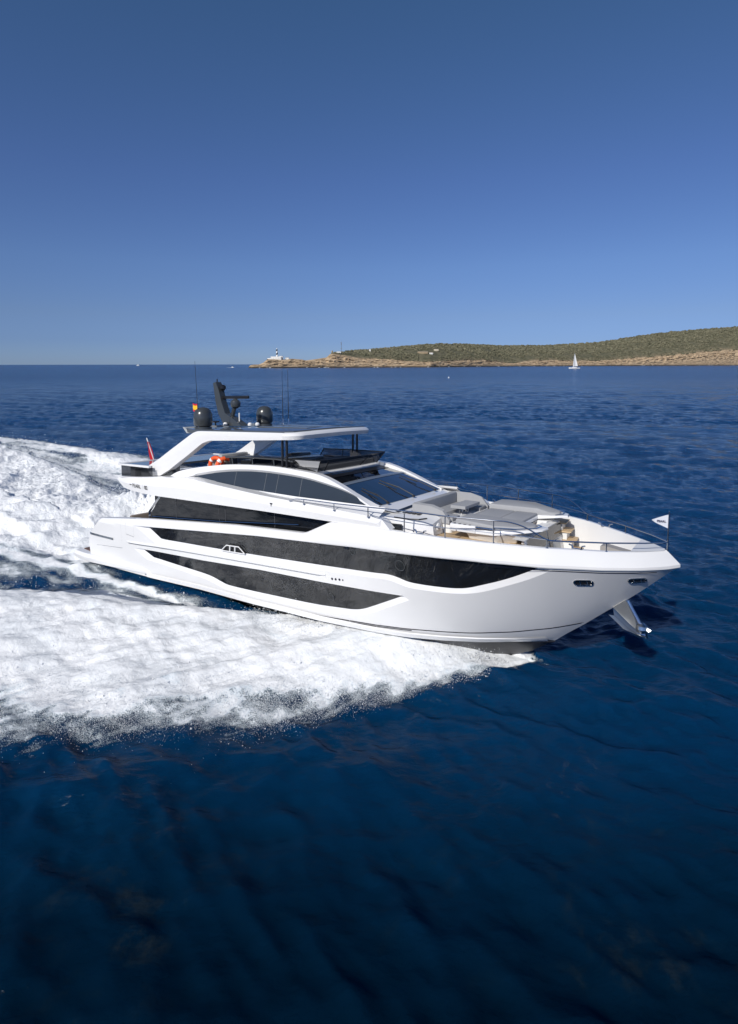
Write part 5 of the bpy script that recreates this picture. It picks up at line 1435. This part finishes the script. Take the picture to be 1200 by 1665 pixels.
# ---- buildings on the headland
def ground_at(px, row=66):
    i = int(np.searchsorted(HPX, px)); return HV[min(i, len(HPX) - 1), row]
WALLW = mat('whitewash', (.72, .72, .70), .8, var=.05, scale=.3)
STONE = mat('sandstone_wall', (.36, .28, .18), .9, var=.15, scale=.4)
PAN = mat('dark_window', (.03, .03, .035), .3)
ROOFT = mat('flat_roof', (.30, .29, .27), .9)
LB = mat('lighthouse_black', (.02, .02, .025), .5)
TILE = mat('terracotta_roof', (.34, .2, .12), .9)
def house(name, label, cat, px, row, W, Dp, H, wall, roofm, wins, sink=1.0, hip=0.0, group=None):
    g = ground_at(px, row); o = tag(empty(name, (g[0], g[1], g[2] - sink)), label, cat, group)
    b = MB().box(-W / 2, W / 2, -Dp / 2, Dp / 2, 0, H + sink, .08); b.build('wall', wall, o)
    b = MB()
    if hip:
        z = H + sink
        b.loft([[(-W / 2 - .4, -Dp / 2 - .4, z), (W / 2 + .4, -Dp / 2 - .4, z), (W / 2 + .4, Dp / 2 + .4, z), (-W / 2 - .4, Dp / 2 + .4, z)], [(-W / 2 + hip, -.2, z + hip * .5), (W / 2 - hip, -.2, z + hip * .5), (W / 2 - hip, .2, z + hip * .5), (-W / 2 + hip, .2, z + hip * .5)]], True, True)
    else:
        b.box(-W / 2 - .25, W / 2 + .25, -Dp / 2 - .25, Dp / 2 + .25, H + sink + .002, H + sink + .5, .08)
    b.build('roof', roofm, o)
    for k in range(wins):
        x = -W / 2 + (k + .5) * W / wins
        MB().box(x - .55, x + .55, -Dp / 2 - .06, -Dp / 2 + .1, sink + H * .35, sink + H * .35 + min(1.6, H * .4), .03).build('window', PAN, o)
    return o
lh = house('keeper_house', 'long white lighthouse keeper building with flat roof at the foot of the striped tower', 'building', 449, 58, 27, 10, 6.5, WALLW, WALLW, 6, 1.5)
house('keeper_annex', 'taller white block at the right end of the lighthouse building', 'building', 457.5, 55, 8, 9, 9, WALLW, ROOFT, 2, 1.5)
house('white_shed', 'small white shed standing right of the lighthouse buildings', 'building', 467, 58, 9, 6, 4, WALLW, ROOFT, 2, .8)
b = MB().box(-7, 7, -.3, .3, 0, 3.4, .05); o = b.build('terrace_wall', WALLW); g = ground_at(439.5, 56); o.location = (g[0], g[1], g[2] - .8); tag(o, 'low white terrace wall at the left end of the lighthouse', 'wall')
# striped tower
g = ground_at(450, 60); HT_ = 25.5; base_z = g[2] + 2
LT = tag(empty('lighthouse', (g[0], g[1] + 3, base_z)), 'lighthouse tower with black and white spiral bands on the rocky point', 'lighthouse')
m, t, bb = new_mat('spiral_bands')
tc = t.nodes.new('ShaderNodeTexCoord'); sp = t.nodes.new('ShaderNodeSeparateXYZ'); t.links.new(tc.outputs['Object'], sp.inputs[0])
at_ = t.nodes.new('ShaderNodeMath'); at_.operation = 'ARCTAN2'; t.links.new(sp.outputs['X'], at_.inputs[0]); t.links.new(sp.outputs['Y'], at_.inputs[1])
m1 = t.nodes.new('ShaderNodeMath'); m1.operation = 'MULTIPLY_ADD'; m1.inputs[1].default_value = 1 / (2 * math.pi); t.links.new(at_.outputs[0], m1.inputs[0])
m0 = t.nodes.new('ShaderNodeMath'); m0.operation = 'MULTIPLY'; m0.inputs[1].default_value = 1 / 9.6; t.links.new(sp.outputs['Z'], m0.inputs[0]); t.links.new(m0.outputs[0], m1.inputs[2])
fr = t.nodes.new('ShaderNodeMath'); fr.operation = 'FRACT'; t.links.new(m1.outputs[0], fr.inputs[0])
gt = t.nodes.new('ShaderNodeMath'); gt.operation = 'GREATER_THAN'; gt.inputs[1].default_value = .5; t.links.new(fr.outputs[0], gt.inputs[0])
mx = t.nodes.new('ShaderNodeMixRGB'); mx.inputs[1].default_value = (.75, .75, .74, 1); mx.inputs[2].default_value = (.016, .016, .02, 1)
t.links.new(gt.outputs[0], mx.inputs[0]); t.links.new(mx.outputs[0], bb.inputs['Base Color']); bb.inputs['Roughness'].default_value = .7
MB().lathe([(2.5, 0), (2.35, 8), (2.2, 16), (2.05, 21.5), (2.5, 22), (2.5, 22.6), (1.5, 22.65)], n=28).build('tower', m, LT)
MB().lathe([(1.15, 22.6), (1.2, 24.8), (1.25, 24.85)], n=16).build('lantern', mat('lantern_glass', (.25, .28, .3), .1), LT)
MB().lathe([(1.5, 24.8), (.9, 25.9), (.25, 26.5), (.1, 27.4), (0, 27.5)], n=16).build('lantern_roof', WALLW, LT)
# watch tower, radio mast, houses
g = ground_at(540, 64)
WT = tag(empty('watchtower', (g[0], g[1], g[2] - 1)), 'short round stone watchtower on the ridge beside the radio mast', 'tower')
MB().lathe([(2.3, 0), (1.95, 7.5), (2.1, 7.6), (2.1, 8.4), (1.6, 8.4), (1.6, 8)], n=20).build('tower_wall', STONE, WT)
MB().box(-.4, .4, -2.15, -1.6, 4.5, 5.8).build('window', PAN, WT)
g = ground_at(555, 60)
RM = tag(empty('radio_mast', (g[0], g[1], g[2] - 1)), 'thin steel lattice radio mast rising from the ridge', 'mast')
b = MB()
for a in range(3):
    p = [(1.3 * math.cos(a * 2.094), 1.3 * math.sin(a * 2.094)), (.55 * math.cos(a * 2.094), .55 * math.sin(a * 2.094))]
    b.tube([(*p[0], 0), (*p[1], 30)], .2, 5)
for k in range(12):
    z0, z1 = k * 2.5, k * 2.5 + 2.5; r0, r1 = 1.3 - .75 * z0 / 30, 1.3 - .75 * z1 / 30
    for a in range(3): b.tube([(r0 * math.cos(a * 2.094), r0 * math.sin(a * 2.094), z0), (r1 * math.cos(a * 2.094 + 2.094), r1 * math.sin(a * 2.094 + 2.094), z1)], .11, 4)
b.tube([(0, 0, 30), (0, 0, 35)], .15, 5)
b.build('lattice', mat('mast_steel', (.10, .10, .11), .5), RM)
b = MB()
for z, r in ((12, 1.2), (24, .9), (28, .9)): b.box(-1.5, -.4, -1.3, -.5, z, z + 2.4, .1); b.box(.3, 1.3, -1.2, -.4, z - .5, z + 1.6, .1)
b.build('antenna_panel', mat('panel_grey', (.2, .2, .21), .5), RM)
house('ridge_house', 'small flat white house on the ridge below the radio mast', 'building', 551, 44, 12, 7, 5, WALLW, ROOFT, 2, 1)
house('stone_barracks', 'long sandstone building with a row of windows in the green scrub', 'building', 687, 44, 32, 9, 5.5, STONE, ROOFT, 7, 1)
house('hill_cottage', 'small white cottage just right of the long sandstone building', 'building', 700, 42, 11, 8, 4.5, WALLW, TILE, 2, 1, 2.0)
house('upper_villa', 'pale house with hipped roof highest in the scrub on the hillside', 'building', 708.5, 48, 15, 9, 5.0, mat('cream_wall', (.55, .49, .38), .9), mat('pale_roof', (.5, .45, .36), .9), 3, 1, 2.4)
house('ruined_hut', 'tiny pale hut alone among the trees near the ridge', 'building', 601, 58, 5, 5, 5, WALLW, ROOFT, 1, 1)

# ================================================================ OTHER BOATS AND THE BUOY
def far_boat(name, label, px, d, rz):
    x = (px - 600) / FX * d
    return tag(empty(name, (x, d, 0), (0, 0, rz)), label, 'boat')
SB = far_boat('sailing_yacht', 'white sailing yacht under full white sails off the cliffs', 934, 1060, R(8))
b = MB(); rr = []
for x in np.linspace(-10.5, 10.5, 22):
    k = (x + 10.5) / 21; hb = 2.6 * math.sin(math.pi * min(1, .38 + .62 * k)) ** .7 if k > 0 else 2.0
    hb = max(.05, 2.6 * (1 - max(0, (k - .35) / .65) ** 2.2)) if k > .35 else 2.2 + .4 * k / .35
    zs = 1.9 + .7 * k ** 2
    rr.append([(x, -hb, zs), (x, -hb * .92, .4), (x, 0, -.5), (x, hb * .92, .4), (x, hb, zs), (x, 0, zs + .12)])
b.loft([[(-x, y, z) for x, y, z in r] for r in rr], True, True); b.build('hull', WHITE, SB, 40)
b = MB().box(-3.5, 4.5, -1.6, 1.6, 1.9, 3.0, .4); b.build('coachroof', WHITE, SB)
b = MB(); b.tube([(-.5, 0, 2), (-.3, 0, 29)], .16, 8); b.tube([(-.5, 0, 4.2), (7.6, 0, 4.4)], .16, 8); b.tube([(-10.2, 0, 2.8), (-.3, 0, 28)], .05, 5); b.tube([(9.8, 0, 2.6), (-.3, 0, 29)], .05, 5); b.build('mast', STEEL, SB)
SAIL = mat('sail_cloth', (.80, .80, .79), .8, var=.03)
def sail(pts, belly):
    A, B_, C2 = [Vector(p) for p in pts]; b = MB(); rows = []
    for i in range(11):
        u = i / 10; l0 = A.lerp(C2, u); l1 = B_.lerp(C2, u)
        rows.append([tuple(l0.lerp(l1, v) + Vector((0, belly * math.sin(math.pi * v) * (1 - u * .6), 0))) for v in np.linspace(0, 1, 9)])
    b.loft(rows); return b
sail([(-.2, .1, 4.6), (7.4, .9, 4.7), (-.2, 0, 28.6)], .9).build('mainsail', SAIL, SB, 0)
sail([(-2.9, .15, 4.0), (.4, 1.2, 3.6), (-.6, .1, 27)], .5).build('jib', SAIL, SB, 0)
b = MB().box(3.2, 7.4, -1.3, 1.3, 3.2, 3.9, .2); b.build('sprayhood', NAVY, SB)
def motorboat(name, label, px, d, rz, L, wk):
    o = far_boat(name, label, px, d, rz); o['group'] = 'distant white motorboats'
    b = MB(); rr = []
    for k in np.linspace(0, 1, 12):
        hb = L * .15 * (1 if k < .5 else 1 - ((k - .5) / .5) ** 2 * .97); zs = L * (.10 + .05 * k)
        rr.append([((k - .5) * L, -hb, zs), ((k - .5) * L, -hb * .8, 0), ((k - .5) * L, 0, -.3), ((k - .5) * L, hb * .8, 0), ((k - .5) * L, hb, zs)])
    b.loft(rr, True, True); b.build('hull', WHITE, o, 40)
    b = MB().box(-L * .3, L * .18, -L * .11, L * .11, L * .1, L * .24, L * .02); b.box(-L * .2, L * .08, -L * .09, L * .09, L * .24, L * .34, L * .02); b.build('cabin', WHITE2, o)
    b = MB().box(-L * .28, L * .185, -L * .112, L * .112, L * .16, L * .2); b.build('window_band', BLACK, o)
    if wk:
        b = MB(); b.loft([[(-L * .5 - q * wk, -.8 - q * 3, .12), (-L * .5 - q * wk, 0, .5 - .3 * q), (-L * .5 - q * wk, .8 + q * 3, .12)] for q in np.linspace(0, 1, 8)])
        tag(b.build('boat_wake', SURF), 'short white wake trailing the tiny distant speedboat', kind='stuff').matrix_world = Matrix.LocRotScale(o.location, o.rotation_euler, None)
motorboat('motorboat', 'white motorboat far off on the horizon at the left', 224, 4300, R(170), 24, 0)
motorboat('motorboat', 'tiny speedboat with a white wake left of the lighthouse point', 378, 1620, R(-8), 8, 14)
x = (730 - 600) / FX * 375
BU = tag(empty('mooring_buoy', (x, 375, 0)), 'small white buoy alone on open water beyond the yacht', 'buoy')
MB().lathe([(0, -.3), (.35, -.2), (.5, .1), (.4, .4), (.2, .55), (.08, .6)], n=16).build('float', WHITE2, BU)
MB().lathe([(.05, .55), (.05, .9), (.14, .95), (.14, 1.1), (0, 1.15)], n=10).build('topmark', WHITE2, BU)
